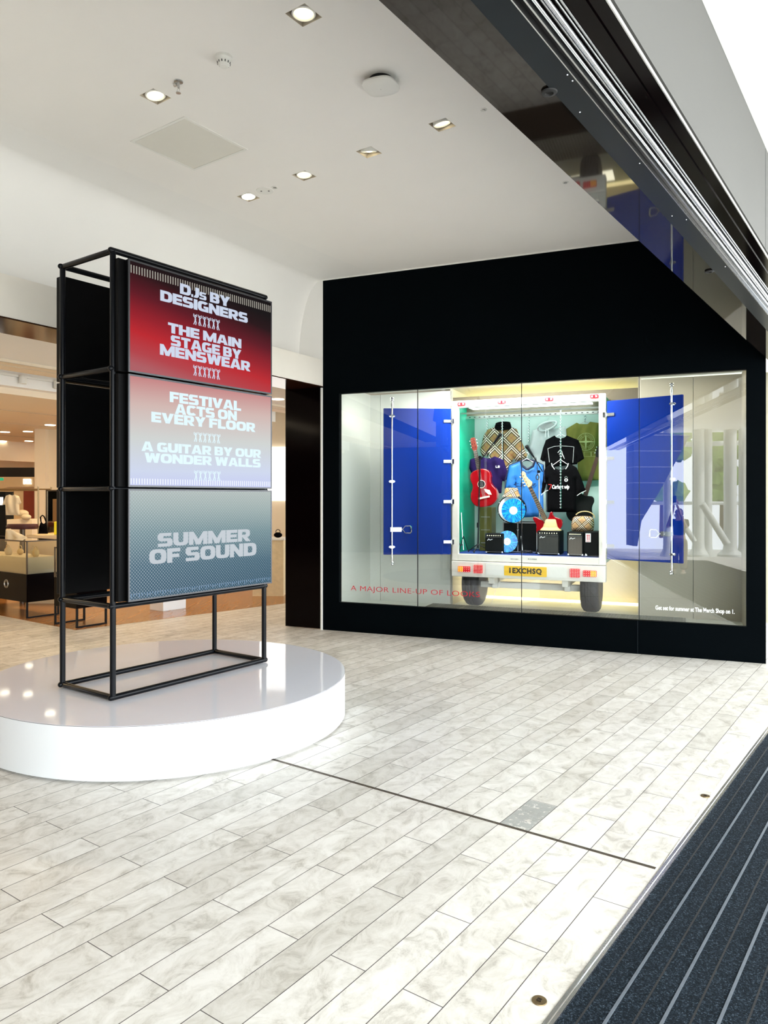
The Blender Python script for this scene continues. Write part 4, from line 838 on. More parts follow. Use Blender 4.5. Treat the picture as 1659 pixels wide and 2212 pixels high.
for pts in ([(690, 735), (700, 775), (748, 812)], [(815, 735), (800, 780), (748, 812)]):
    P = P2(pts, N3); m.tube([(x, N3 - .02, z) for x, z in P], .014, 8)
P = P2([(690, 735), (740, 722), (815, 735)], N3 + .06); m.tube([(x, N3 + .05, z) for x, z in P], .013, 8)
build('collar', m, MT['navy'], parent=o)
for pts in ([(582, 772), (690, 730)], [(815, 733), (893, 770), (905, 930)], [(582, 772), (548, 900), (545, 985)]):
    P = P2(pts, N3 + .02); build('piping', M().tube([(x, N3 + .012, z) for x, z in P], .006, 6), MT['navy'], parent=o)
a, b = z2(683, 932, N3), z2(722, 962, N3); build('lettering', text_m('Tre', a[0], b[0], b[1], a[1], N3 - .004, .002, .02, shear=.2), MT['navy'], parent=o)
a, b = z2(784, 936, N3), z2(822, 960, N3); build('lettering', text_m('ar', a[0], b[0], b[1], a[1], N3 - .004, .002, .02, shear=.2), MT['navy'], parent=o)
a = z2(672, 950, N3); m = M(); m.tube([(a[0] + .045 * cos(t_) * 1.0, N3 - .006, a[1] + .02 * sin(t_)) for t_ in np.linspace(1.6, 5.4, 16)], .003, 6); build('swoosh', m, MT['navy'], parent=o)
a = z2(698, 850, N3); build('badge', M().lathe((a[0], N3 - .004, a[1]), [(.013, 0), (.013, -.004), (.001, -.005)], 14, 'y', 1, 1.3), MT['vinylw'], parent=o)
hang(o, 742, 712, N3 + .03, .12)
o = garment('hoodie', [(795, 455), (850, 440), (1010, 440), (1085, 420), (1112, 520), (1120, 700), (1080, 900), (820, 900), (800, 740), (760, 620), (790, 470)], BN - .07, MT['hood'], 'pale grey hooded sweatshirt at the back of the truck', 'hoodie', .03, 4)
hx_, hz_ = z2(925, 418, BN - .15)
m = M(); pts = [(hx_ + .112 * cos(a), BN - .15 + .02 * sin(a * 2), hz_ + .050 * sin(a) + .03 * cos(a)) for a in np.linspace(0, 2 * pi, 40)]; m.tube(pts, .013, 8, cap=False)
build('hood', m, MT['hood'], parent=o)
build('hood_lining', M().lathe((hx_, BN - .12, hz_), [(.001, .02), (.07, .015), (.10, -.01)], 30, 'y', 1, .5), MT['grey'], parent=o)
m = M()
for dx in (-.02, .02): m.tube([(hx_ + dx * .6, BN - .165, hz_ - .03), (hx_ + dx, BN - .17, hz_ - .14)], .004, 6)
build('drawstring', m, MT['wpap'], parent=o); hang(o, 932, 375, BN - .12, .12)
o = garment('t_shirt', [(1095, 445), (1190, 388), (1215, 400), (1290, 402), (1310, 380), (1402, 392), (1402, 905), (1205, 915), (1195, 700), (1105, 560)], BN - .09, MT['olive'], 'olive green t-shirt with a round compass print, hanging right in the truck', 't-shirt', .03, 5)
cx, cz = z2(1272, 560, BN - .14); n_ = BN - .132; m = M().torus((cx, n_, cz), .104, .003, 'y', 40, 6).torus((cx, n_, cz), .064, .002, 'y', 36, 6)
for a in range(4):
    th = a * pi / 2; m.add([(cx + .115 * sin(th), n_ - .003, cz + .115 * cos(th)), (cx + .016 * sin(th + .785), n_ - .003, cz + .016 * cos(th + .785)), (cx, n_ - .004, cz), (cx + .016 * sin(th - .785), n_ - .003, cz + .016 * cos(th - .785))], [(0, 1, 2, 3)])
ca, cb = cx, cz
for k in range(30):
    if k % 7 == 0: continue
    th = k * 2 * pi / 30; m.stroke([(ca + .074 * sin(th), cb + .074 * cos(th)), (ca + .092 * sin(th), cb + .092 * cos(th))], .005, n_ - .003, n_)
a, b = z2(1255, 652, BN - .14), z2(1318, 692, BN - .14); c = z2(1378, 690, BN - .14)
for x0, x1 in ((a[0], b[0]), (b[0] + .004, c[0])): m.stroke([(x0, b[1]), (x1, b[1]), (x1, a[1]), (x0, a[1]), (x0, b[1])], .003, n_ - .002, n_)
build('compass_print', m, MT['oliveln'], parent=o); hang(o, 1265, 375, BN - .09, .12)
o = garment('t_shirt', [(990, 503), (1010, 522), (1045, 530), (1080, 522), (1100, 503), (1206, 545), (1232, 610), (1258, 712), (1204, 748), (1192, 700), (1196, 762), (905, 797), (905, 700), (892, 742), (861, 720), (885, 620), (912, 545)], N2 - .02, MT['jackb'], 'black t-shirt with a thin outlined square, above the white lettered shirt', 't-shirt', .028, 6, .004)
m = M(); n_ = N2 - .058
m.stroke(P2([(945, 745), (930, 622), (985, 603), (1040, 597), (1100, 600), (1166, 606), (1155, 750)], n_), .004, n_, n_ + .002)
m.stroke(P2([(1020, 660), (1035, 640), (1055, 645), (1062, 670), (1080, 715)], n_), .007, n_, n_ + .002)
build('outline_print', m, MT['grey'], parent=o); hang(o, 1045, 490, N2 - .02, .13)
o = garment('t_shirt', [(903, 772), (1196, 755), (1200, 1190), (915, 1190)], N2 + .03, MT['grey'], 'grey t-shirt whose hem shows under the black outlined t-shirt', 't-shirt', .015, 7, .004)
o = garment('long_sleeve_shirt', [(905, 797), (965, 750), (1000, 800), (1045, 818), (1090, 800), (1118, 750), (1190, 792), (1230, 880), (1272, 1000), (1225, 1030), (1190, 1048), (1182, 900), (1186, 1195), (925, 1195), (925, 900), (900, 1010), (865, 1042), (870, 1000), (885, 880)], N3 + .03, MT['jackb'], 'black sports shirt with bold white chest lettering, lower right in the truck', 'shirt', .028, 8, .004)
n_ = N3 - .012
a, b = z2(968, 948, n_), z2(1124, 995, n_); build('lettering', text_m('Carhart wip', a[0], b[0], b[1], a[1], n_, .002, .03, shear=.12), MT['vinylw'], parent=o)
m = M()
m.tube([(x, n_ + .004, z) for x, z in P2([(963, 755), (970, 780), (990, 808)], n_)], .005, 6).tube([(x, n_ + .004, z) for x, z in P2([(1115, 755), (1108, 780), (1090, 806)], n_)], .005, 6)
m.tube([(x, n_ + .03, z) for x, z in P2([(865, 1042), (895, 1012), (940, 992)], n_)], .004, 6).tube([(x, n_ + .03, z) for x, z in P2([(1190, 1046), (1228, 1020), (1272, 1000)], n_)], .004, 6)
build('white_trim', m, MT['vinylw'], parent=o)
a = z2(1095, 905, n_); m = M().torus((a[0], n_, a[1]), .018, .003, 'y', 16, 6)
for dx, dz in ((-.014, .032), (0, .04), (.014, .032)): m.sphere((a[0] + dx, n_, a[1] + dz), .004, 8, 5)
m.stroke([(a[0] - .008, a[1] - .01), (a[0] - .008, a[1] + .01)], .004, n_ - .001, n_ + .001).stroke([(a[0] + .008, a[1] - .01), (a[0] + .008, a[1] + .01)], .004, n_ - .001, n_ + .001)
build('crest', m, MT['vinylw'], parent=o)
a, b = z2(935, 945, n_), z2(965, 992, n_); build('side_mark', M().stroke([(a[0], a[1]), (b[0], a[1] - .004), (a[0] + .012, b[1])], .006, n_ - .001, n_ + .001), MT['redink'], parent=o)
hang(o, 1045, 722, N3 + .03, .10)
chain(519, 300, 810, N1 - .16, 'long bright chain hanging in front of the tan check jacket')
chain(1046, 262, 1150, N3 - .06, 'long bright chain in front of the black shirts')
chain(386, 318, 480, N1, 'short chain left of the tan check jacket'); chain(760, 305, 560, BN - .06, 'chain between the check jacket and the grey hoodie'); chain(1266, 290, 380, BN - .06, 'short chain above the olive t-shirt')

# ------------------------------------------------------------------ instruments
LF = IZ0 + .004   # load floor level
def frm2(x, n, z, ang):      # 2D rotation about y axis in x,z
    c, s = cos(ang), sin(ang); return lambda a, b, d: (x + c * a + s * d, n + b, z - s * a + c * d)
def guitar_neck(T, L0, L1, w0, w1, frets=16):
    m = M(); m.add([(-w0 / 2, -.012, L0), (w0 / 2, -.012, L0), (w1 / 2, -.012, L1), (-w1 / 2, -.012, L1), (-w0 / 2, .008, L0), (w0 / 2, .008, L0), (w1 / 2, .008, L1), (-w1 / 2, .008, L1)], [(0, 1, 2, 3), (7, 6, 5, 4), (0, 4, 5, 1), (1, 5, 6, 2), (2, 6, 7, 3), (3, 7, 4, 0)])
    return m.xf(T)
def frets(T, L0, L1, w, n):
    m = M()
    for k in range(n): z = L1 - (L1 - L0) * (1 - 2 ** (-k / 12)) / (1 - 2 ** (-n / 12)); m.box(-w / 2, w / 2, -.0145, -.012, z - .0012, z + .0012)
    return m.xf(T)
def strings(T, L0, L1, w, n):
    m = M()
    for k in range(n): x = (-.5 + k / (n - 1)) * w; m.tube([(x, -.017, L0), (x, -.0155, L1)], .0007, 4)
    return m.xf(T)
# red acoustic guitar, on a stand at the left
n_ = .74; hx, hz = z2(275, 640, n_); bx, bz = z2(352, 1030, n_); ang = atan2(hx - bx, hz - bz); T = frm2(bx, n_, bz, ang); LL = hypot(hx - bx, hz - bz)
gt = thing('acoustic_guitar', 'cherry red acoustic guitar standing at the left of the truck', 'guitar', W, (bx, n_, bz - .14), 'guitars in the truck')
out = []
for k in range(48):
    a = 2 * pi * k / 48; z = -cos(a) * .24 + .10; half = .175 * sqrt(max(0, 1 - ((z + .0) / .175) ** 2)) if z < .05 else 0
out = [(0, -.16), (.08, -.152), (.145, -.11), (.172, -.04), (.160, .03), (.125, .08), (.112, .12), (.122, .17), (.132, .21), (.115, .27), (.06, .30), (0, .305)]
out = out + [(-x, z) for x, z in out[-2:0:-1]]
build('body', M().prism(smooth2(out), -.015, .075).xf(T), MT['redw'], parent=gt, bevel=.008)
build('sound_hole', M().lathe((0, -.0165, .12), [(.042, 0), (.001, 0)], 28, 'y').xf(T), MT['dot'], parent=gt)
build('rosette', M().torus((0, -.0165, .12), .046, .003, 'y', 32, 6).xf(T), MT['cream'], parent=gt)
build('bridge', M().box(-.07, .07, -.024, -.0155, -.055, -.035).box(-.04, .04, -.027, -.022, -.047, -.042).xf(T), MT['cream'], parent=gt)
build('pickguard', M().prism([(.02, .06), (.085, .03), (.10, -.03), (.06, -.02), (.03, .02)], -.018, -.0155).xf(T), MT['cream'], parent=gt)
nk = build('neck', guitar_neck(T, .16, LL, .052, .042), MT['rosew'], parent=gt); build('frets', frets(T, .20, LL, .048, 18), MT['steel'], parent=nk); build('strings', strings(T, -.045, LL, .034, 6), MT['steel'], parent=gt)
hs = build('headstock', M().prism([(-.021, LL), (.021, LL), (.034, LL + .03), (.030, LL + .15), (.012, LL + .165), (0, LL + .155), (-.012, LL + .165), (-.030, LL + .15), (-.034, LL + .03)], -.008, .010).xf(T), MT['headw'], parent=gt, bevel=.002)
m = M()
for s in (-1, 1):
    for k in range(3): z = LL + .045 + .04 * k; m.sphere((s * .042, .0, z), .008, 8, 6).cyl((s * .03, .0, z), (s * .042, 0, z), .003, 6).cyl((s * .016, -.014, z), (s * .016, -.008, z), .005, 8)
build('tuning_pegs', m.xf(T), MT['chrome'], parent=hs)
# bass guitar with maple headstock, leaning
n_ = .66; hx, hz = z2(768, 965, n_); bx, bz = z2(930, 1310, n_); ang = atan2(hx - bx, hz - bz); T = frm2(bx, n_, bz, ang); LL = hypot(hx - bx, hz - bz)
gt = thing('bass_guitar', 'bass guitar with a pale maple headstock, leaning in front of the blue shirt', 'guitar', W, (bx, n_, bz - .05), 'guitars in the truck')
out = [(0, -.10), (.10, -.11), (.165, -.06), (.17, .0), (.12, .04), (.10, .07), (.115, .11), (.09, .13), (.05, .08), (.02, .06), (-.02, .06), (-.05, .09), (-.10, .16), (-.135, .14), (-.12, .07), (-.13, .03), (-.165, -.02), (-.13, -.09)]
build('body', M().prism(smooth2(out), -.0, .042).xf(T), MT['redw'], parent=gt, bevel=.006)
nk = build('neck', guitar_neck(T, .02, LL, .055, .040), MT['rosew'], parent=gt); build('frets', frets(T, .04, LL, .05, 20), MT['maple'], parent=nk); build('strings', strings(T, -.05, LL, .034, 4), MT['steel'], parent=gt)
T2 = T; hs = build('headstock', M().prism([(-.020, LL), (.020, LL), (.042, LL + .02), (.048, LL + .04), (.026, LL + .085), (.014, LL + .13), (.022, LL + .165), (.012, LL + .195), (-.012, LL + .20), (-.028, LL + .185), (-.030, LL + .15), (-.028, LL + .03)], -.010, .006).xf(T2), MT['maple'], parent=gt, bevel=.002)
m = M()
for k in range(4): z = LL + .035 + .038 * k; m.cyl((-.012, -.018, z), (-.012, -.010, z), .007, 10).cyl((-.028, -.002, z), (-.05, -.002, z), .003, 6).sphere((-.056, -.002, z), .010, 8, 5, (1, .4, 1))
build('tuning_pegs', m.xf(T2), MT['steel'], parent=hs)
# dark guitar leaning at the right
n_ = .95; a, b = z2(1376, 700, n_), z2(1225, 1180, n_); hx, hz = a; bx, bz = b; ang = atan2(hx - bx, hz - bz); T = frm2(bx, n_, bz, ang); LL = hypot(hx - bx, hz - bz)
gt = thing('electric_guitar', 'black guitar leaning at the right wall of the truck', 'guitar', W, (bx, n_, bz - .15), 'guitars in the truck')
out = [(0, -.16), (.09, -.15), (.15, -.09), (.155, -.02), (.115, .05), (.11, .10), (.12, .15), (.09, .20), (.03, .19), (0, .18)]; out = out + [(-x, z) for x, z in out[-2:0:-1]]
build('body', M().prism(smooth2(out), -.02, .03).xf(T), MT['tolex'], parent=gt, bevel=.006); build('neck', guitar_neck(T, .12, LL, .054, .042), MT['rosew'], parent=gt)
build('headstock', M().prism([(-.02, LL), (.02, LL), (.034, LL + .05), (.03, LL + .13), (0, LL + .14), (-.03, LL + .13), (-.034, LL + .05)], -.008, .008).xf(T), MT['tolex'], parent=gt)
m = M()
for s in (-1, 1):
    for k in range(3): m.sphere((s * .040, .0, LL + .04 + .035 * k), .006, 8, 5)
build('tuning_pegs', m.xf(T), MT['chrome'], parent=gt)
# microphones on boom stands
def mic_stand(label, n, base, top, boom_a, boom_b, metal, legs=.17):
    bx_ = z2(*base, n)[0]; tz = z2(*top, n)[1]; tx = z2(*top, n)[0]
    t = thing('microphone_stand', label, 'microphone stand', W, (bx_, n, LF), 'microphone stands in the truck')
    build('pole', M().tube([(bx_, n, LF + .05), (tx, n, tz)], .0085, 10).cyl((bx_, n, LF + .30), (bx_, n, LF + .36), .014, 12), metal, parent=t)
    for k in range(3):
        a = k * 2 * pi / 3 + .4; build('leg', M().tube([(bx_, n, LF + .10), (bx_ + legs * cos(a), n + .6 * legs * sin(a), LF + .012)], .006, 8).sphere((bx_ + legs * cos(a), n + .6 * legs * sin(a), LF + .012), .011, 8, 6), MT['rubber'], parent=t)
    A, B_ = z2(*boom_a, n - .03), z2(*boom_b, n - .03)
    build('boom', M().tube([(A[0], n - .03, A[1]), (B_[0], n - .03, B_[1])], .0065, 8).cyl((tx, n - .02, tz), (tx, n + .01, tz), .018, 12), MT['steelblk'], parent=t)
    return t
def mic(label, n, head, tail):
    A, B_ = z2(*head, n), z2(*tail, n); a = np.array((A[0], n, A[1])); b = np.array((B_[0], n, B_[1])); d = b - a
    t = thing('microphone', label, 'microphone', W, tuple(b), 'microphones in the truck')
    build('grille', M().tube([a + d * k for k in (-.08, -.05, .0, .08, .16, .20)], .02, 16, rs=[.006, .017, .023, .023, .019, .014]), MT['tolex'], parent=t)
    build('body', M().tube([a + d * k for k in (.18, .22, .6, 1.0)], .012, 14, rs=[.018, .017, .014, .010]), MT['steelblk'], parent=t)
mic_stand('black boom stand at the left, its arm reaching up across the check jacket', .72, (300, 1500), (320, 700), (470, 530), (330, 720), MT['steelblk'])
mic('black microphone in front of the tan check jacket', .68, (505, 490), (440, 580))
mic_stand('silver boom stand standing behind the neck of the bass guitar', .80, (855, 1400), (850, 830), (800, 690), (882, 830), MT['steel'])
mic('black microphone above the blue football shirt', .76, (738, 600), (805, 700))
x, z = z2(836, 880, .77); m = M().torus((x, .77, z), .018, .006, 'y', 20, 6, .9, 1.6); m.tube([z_ for z_ in [(z2(822, 700, .75)[0], .75, z2(822, 700, .75)[1]), (z2(835, 780, .75)[0], .75, z2(835, 780, .75)[1]), (x, .77, z + .02)]], .004, 6)
single('microphone_cable', m, MT['rubber'], W, (x, .77, z), 'coiled black cable hanging from the silver boom stand', 'cable')
x, z = z2(150, 1200, .66); xb, zb_ = z2(180, 1560, .66)
t = thing('guitar_stand', 'chrome folding stand in the lower left corner of the truck', 'guitar stand', W, (xb, .66, LF))
build('upright', M().tube([(x, .66, z), (x + .005, .66, z - .10), (xb - .015, .66, LF + .03)], .007, 8).tube([(x - .02, .66, z), (x + .02, .66, z)], .006, 8), MT['chrome'], parent=t)
for s, q in ((-1, .045), (1, .07)): build('leg', M().tube([(xb - .015, .66, LF + .20), (xb + s * q - .01, .62, LF + .008)], .005, 8), MT['steelblk'], parent=t)
build('hook', M().tube([(xb - .02, .655, LF + .09), (xb - .045, .63, LF + .085), (xb - .05, .615, LF + .11)], .006, 8), MT['rubber'], parent=t)

# ------------------------------------------------------------------ cases, amplifiers, drum, records, hats, bag
def amp(name, label, ax, ay, bx, by, n, depth, grl, knobs=8, yaw=0, badge=True, panel='top'):
    a, b = z2(ax, ay, n), z2(bx, by, n); x0, x1, z1, z0_ = a[0], b[0], a[1], LF
    t = thing('guitar_amplifier', label, 'amplifier', W, ((x0 + x1) / 2, n + depth / 2, LF), 'amplifiers in the truck')
    build('cabinet', M().box(x0, x1, n, n + depth, z0_ + .008, z1), MT['tolex'], parent=t, bevel=.008)
    ph = .035
    build('grille', M().box(x0 + .014, x1 - .014, n - .004, n + .002, z0_ + .022, z1 - ph - .016), grl, parent=t)
    p = build('control_panel', M().box(x0 + .014, x1 - .014, n - .005, n + .002, z1 - ph - .008, z1 - .008), MT['steelblk'], parent=t)
    m = M()
    for k in range(knobs): x = x0 + .03 + (x1 - x0 - .06) * k / (knobs - 1); m.lathe((x, n - .005, z1 - .026), [(.007, 0), (.006, -.010), (.001, -.011)], 12, 'y')
    build('knobs', m, MT['cream'], parent=p)
    build('trim_line', M().box(x0 + .014, x1 - .014, n - .0065, n - .004, z1 - ph - .012, z1 - ph - .009).box(x0 + .012, x1 - .012, n - .0065, n - .004, z0_ + .020, z0_ + .023), MT['steel'], parent=t)
    if badge: build('badge', M().stroke([(x0 + .03, z1 - .085), (x0 + .045, z1 - .065), (x0 + .06, z1 - .08), (x0 + .09, z1 - .068)], .006, n - .007, n - .004), MT['vinylw'], parent=t)
    for x in (x0 + .012, x1 - .012): build('corner_cap', M().sphere((x, n + .010, z0_ + .016), .016, 10, 6), MT['chrome'], parent=t)
    return t, x0, x1, z1
amp('g', 'small black amplifier leaning by the lower blue record', 365, 1385, 525, 1555, .58, .16, MT['tolex'], 7)
t1, x0, x1, z1 = amp('g', 'middle amplifier under the tan bucket hat', 835, 1362, 1035, 1565, .58, .30, MT['grille'], 8)
build('handle', M().tube([(x0 + .08, .72, z1), (x0 + .09, .72, z1 + .012), (x1 - .09, .72, z1 + .012), (x1 - .08, .72, z1)], .006, 8), MT['rubber'], parent=t1)
t2, x0b, x1b, z1b = amp('g', 'amplifier with a grey grille at the right, under the check bag', 1103, 1372, 1250, 1590, .53, .30, MT['grille2'], 9)
# long side panel of the right amplifier faces the room
sx1 = z2(1372, 1400, .56)[0] + .02
t = thing('flight_case', 'black equipment case with a white arrow label right of the grey grilled amplifier', 'case', W, ((x1b + sx1) / 2, .60, LF), 'black cases in the truck')
sx1 = min(sx1, TX1 - .05)
build('shell', M().box(x1b + .002, sx1, .54, .84, LF + .008, z1b + .005), MT['tolex'], parent=t, bevel=.008)
a, b = z2(1270, 1386, .538), z2(1317, 1466, .538)
lb = build('paper_label', M().box(a[0], b[0], .5375, .5398, b[1], a[1]), MT['wpap'], parent=t)
m = M(); w = (b[0] - a[0])
for cx in (a[0] + w * .34, a[0] + w * .68): m.stroke([(cx, b[1] + .022), (cx, a[1] - .022)], .007, .5366, .5374).prism([(cx - .009, a[1] - .026), (cx + .009, a[1] - .026), (cx, a[1] - .010)], .5366, .5374)
m.box(a[0] + .008, b[0] - .008, .5366, .5374, b[1] + .008, b[1] + .013); build('arrows', m, MT['redink'], parent=lb)
build('castor', M().sphere((x1b + .03, .53, LF + .018), .018, 12, 8), MT['chrome'], parent=t)
a, b = z2(530, 1282, .82), z2(838, 1560, .82)
t = thing('flight_case', 'large black trunk with steel edges in the middle of the truck floor', 'case', W, ((a[0] + b[0]) / 2, .95, LF), 'black cases in the truck')
build('shell', M().box(a[0], b[0], .80, 1.15, LF + .004, a[1]), MT['tolex'], parent=t, bevel=.006)
m = M(); xm = z2(660, 1400, .80)[0]
for x in (a[0] + .004, xm, b[0] - .004): m.box(x - .006, x + .006, .795, .80, LF + .01, a[1] - .005)
m.box(a[0], b[0], .795, .80, a[1] - .014, a[1] - .002).box(a[0], b[0], .795, .80, LF + .008, LF + .02); build('edge_profile', m, MT['steel'], parent=t)
m = M()
for zz in (.12, .28): m.lathe((xm, .794, LF + zz), [(.014, 0), (.012, -.004), (.001, -.005)], 12, 'y')
build('latch', m, MT['chrome'], parent=t)
# olive cases at the left
a, b = z2(330, 1150, .95), z2(425, 1530, .95)
t = thing('flight_case', 'tall olive equipment case standing below the red guitar', 'case', W, ((a[0] + b[0]) / 2, 1.0, LF), 'cases at the left of the truck')
build('shell', M().box(a[0] - .02, b[0], .94, 1.16, LF + .004, a[1]), mat('olive lacquer', (.12, .11, .02), .35, noise=.2), parent=t, bevel=.006)
m = M()
for zz in (.1, .26, .42): m.box(a[0], b[0] - .02, .935, .94, LF + zz, LF + zz + .008)
build('ribs', m, MT['steel'], parent=t)
# drum
n_ = .76; cx, cz = z2(602, 1168, n_); rd = z2(725, 1168, n_)[0] - cx
t = thing('drum', 'white headed drum turned on its side behind the upper blue record', 'drum', W, (cx, n_, cz - rd))
build('shell', M().lathe((cx, n_, cz), [(rd * .97, 0), (rd * .97, .15), (.001, .15)], 40, 'y'), MT['tolex'], parent=t); build('head', M().lathe((cx, n_ - .004, cz), [(rd * .96, 0.003), (rd * .95, 0), (.001, -.001)], 40, 'y'), MT['drum'], parent=t)
build('hoop', M().torus((cx, n_, cz), rd * .985, .007, 'y', 48, 8), MT['steelblk'], parent=t)
m = M()
for k in range(8): a = k * pi / 4 + .3; m.cyl((cx + rd * 1.0 * cos(a), n_ + .0, cz + rd * sin(a)), (cx + rd * cos(a), n_ + .14, cz + rd * sin(a)), .004, 6).sphere((cx + rd * 1.01 * cos(a), n_ - .006, cz + rd * 1.01 * sin(a)), .007, 8, 5)
build('lug', m, MT['chrome'], parent=t)
m = M()
for s in (-1, 1): m.tube([(cx + s * rd * .5, n_ + .07, cz - rd * .86), (cx + s * rd * .8, n_ + .02, LF + .0)], .007, 8)
build('support_leg', m, MT['steel'], parent=t)
def record(n, c, e, label, yaw=0, lab=.34):
    x, z = z2(*c, n); r = z2(e[0], c[1], n)[0] - x if not yaw else (z2(c[0], c[1], n)[1] - z2(c[0], e[1], n)[1])
    t = thing('vinyl_record', label, 'record', W, (x, n, z), 'blue records in the truck')
    def R_(a, b, d): return (x + a * cos(yaw) - b * sin(yaw), n + a * sin(yaw) + b * cos(yaw), z + d)
    build('disc', M().lathe((0, 0, 0), [(r, .0015), (r, -.0015), (r * lab, -.002), (.001, -.002)], 56, 'y').xf(R_), MT['vinyl'], parent=t)
    build('centre_label', M().lathe((0, 0, 0), [(r * lab, -.0021), (r * lab * .98, -.004), (.001, -.004)], 36, 'y').xf(R_), MT['wpap'], parent=t)
    build('spindle_hole', M().lathe((0, 0, 0), [(.004, -.0041), (.001, -.0048)], 10, 'y').xf(R_), MT['dot'], parent=t)
    m = M()
    for k in (.5, .64, .78, .9): m.torus((0, -.0016, 0), r * k, .0006, 'y', 48, 4)
    build('groove', m.xf(R_), MT['blue'], parent=t)
record(.70, (620, 1180), (728, 0), 'upright blue splatter record leaning on the white drum')
record(.66, (563, 1460), (0, 1558), 'blue splatter record low down, half hidden by the small amplifier', yaw=.55)
# bucket hats
def hat(label, c, n, top_w, brim_w, top_y, brim_y, mt, grp='bucket hats in the truck'):
    x, zt = z2(c, top_y, n); zb_ = z2(c, brim_y, n)[1]; k = z2(c + 100, top_y, n)[0] - x; rt = top_w / 200 * k; rb2 = brim_w / 200 * k; h = zt - zb_
    t = thing('bucket_hat', label, 'hat', W, (x, n + .05, zb_), grp)
    build('crown', M().lathe((x, n + .05, zb_), [(rt * 1.22, h * .30), (rt * 1.1, h * .6), (rt * .98, h * .92), (rt * .86, h), (rt * .4, h * .985), (.001, h * .96)], 36, 'z', 1, .85), mt, parent=t)
    build('brim', M().lathe((x, n + .05, zb_), [(rt * 1.20, h * .34), (rt * 1.24, h * .30), (rb2, .0), (rb2 * .985, -.004), (rt * 1.2, h * .27)], 36, 'z', 1, .8), mt, parent=t)
    m = M()
    for q in (.12, .2, .28): m.torus((x, n + .05, zb_ + h * q), rt * 1.24 + (rb2 - rt * 1.24) * (1 - q / .3), .0009, 'z', 36, 4, 1, .8)
    build('stitching', m, mt, parent=t)
hat('plain tan bucket hat on top of the middle amplifier', 950, .64, 118, 198, 1258, 1358, MT['hatc'])
hat('tan check bucket hat sitting on top of the white drum', 595, .74, 112, 168, 975, 1055, MT['plaidh'])
# check bag on the right amplifier
P = P2([(1142, 1345), (1140, 1290), (1152, 1240), (1170, 1226), (1250, 1222), (1315, 1226), (1338, 1250), (1342, 1300), (1335, 1350), (1240, 1358), (1150, 1355)], .62); cx = sum(p[0] for p in P) / len(P)
zl = min(p[1] for p in P); P = [(x, z - zl + z1b + .004) for x, z in P]
t = thing('handbag', 'tan check handbag with an arched handle on the right amplifier', 'bag', W, (cx, .62, z1b))
build('body', inflate(P, .66, .06, .012, .002, 4, .04), MT['plaidb'], parent=t)
zt = max(p[1] for p in P); xr_ = max(p[0] for p in P)
build('handle', M().tube([(cx + .11 * cos(a) + .03, .665, zt - .02 + .075 * sin(a)) for a in np.linspace(.0, pi * .85, 16)], .006, 8), MT['hatc'], parent=t)
m = M(); m.tube([(p[0], .66, p[1]) for p in P] + [(P[0][0], .66, P[0][1])], .004, 6); build('piping', m, MT['brown'], parent=t)
# cable tangle on the load floor
x, z = z2(735, 1535, .62); rs = random.Random(5); pts = []
for k in range(60): a = k * .52; pts.append((x + (.055 + .02 * sin(k * .37)) * cos(a), .66 + .05 * sin(a), LF + .012 + .03 * abs(sin(k * .9))))
single('cable', M().tube(pts, .004, 6), MT['rubber'], W, (x, .66, LF), 'black cable coiled on the truck floor in front of the trunk', 'cable')
# thin white cable under the truck
a, b = z2(470, 1790, .7), z2(420, 2030, .55)
single('cable', M().tube([(a[0], .7, a[1]), ((a[0] + b[0]) / 2 + .01, .65, (a[1] + b[1]) / 2), (b[0], .55, b[1])], .0025, 6), MT['wpap'], W, (b[0], .55, FZ), 'thin white cable hanging under the truck to the grating', 'cable')

# ================================================================== THE SHOP BEYOND
# room shell
struct('wall_rear', M().box(-16, -15.9, -12, 10, 0, 3.6), MT['cone'], S)
struct('wall_rear', M().box(-16, -.5, 9.9, 10, 0, 3.6), MT['cone'], S)
struct('wall_side', M().box(-16, -.5, -14, -13.9, 0, 3.6), MT['cone'], S)
m = M().box(-2.1, -.5, -14, 10, 3.05, 3.3); struct('ceiling', m, MT['plaster'], S)
struct('trim_15', M().box(-2.6, -2.1, -14, 10, 3.02, 3.1), MT['shopc'], S)
struct('trim_16', M().box(-3.4, -2.6, -14, 10, 3.30, 3.4), MT['plaster'], S); struct('trim_17', M().box(-3.55, -3.4, -14, 10, 2.98, 3.4), MT['plaster'], S)
m = M().box(-16, -3.55, -14, 10, 2.90, 3.1); struct('ceiling', m, MT['shopc'], S)
for k, (x, hw, z) in enumerate(((-2.1, .01, 3.019), (-2.3, .008, 3.019), (-5.2, .03, 2.898), (-7.0, .012, 2.898), (-9.5, .05, 2.898))): struct('trim_%d' % (18 + k), M().box(x - hw, x + hw, -14, 10, z - .004, z), MT['housing'], S)
struct('trim_23', M().box(-11.2, -11.0, -14, 10, 2.45, 2.90), MT['shopc'], S)
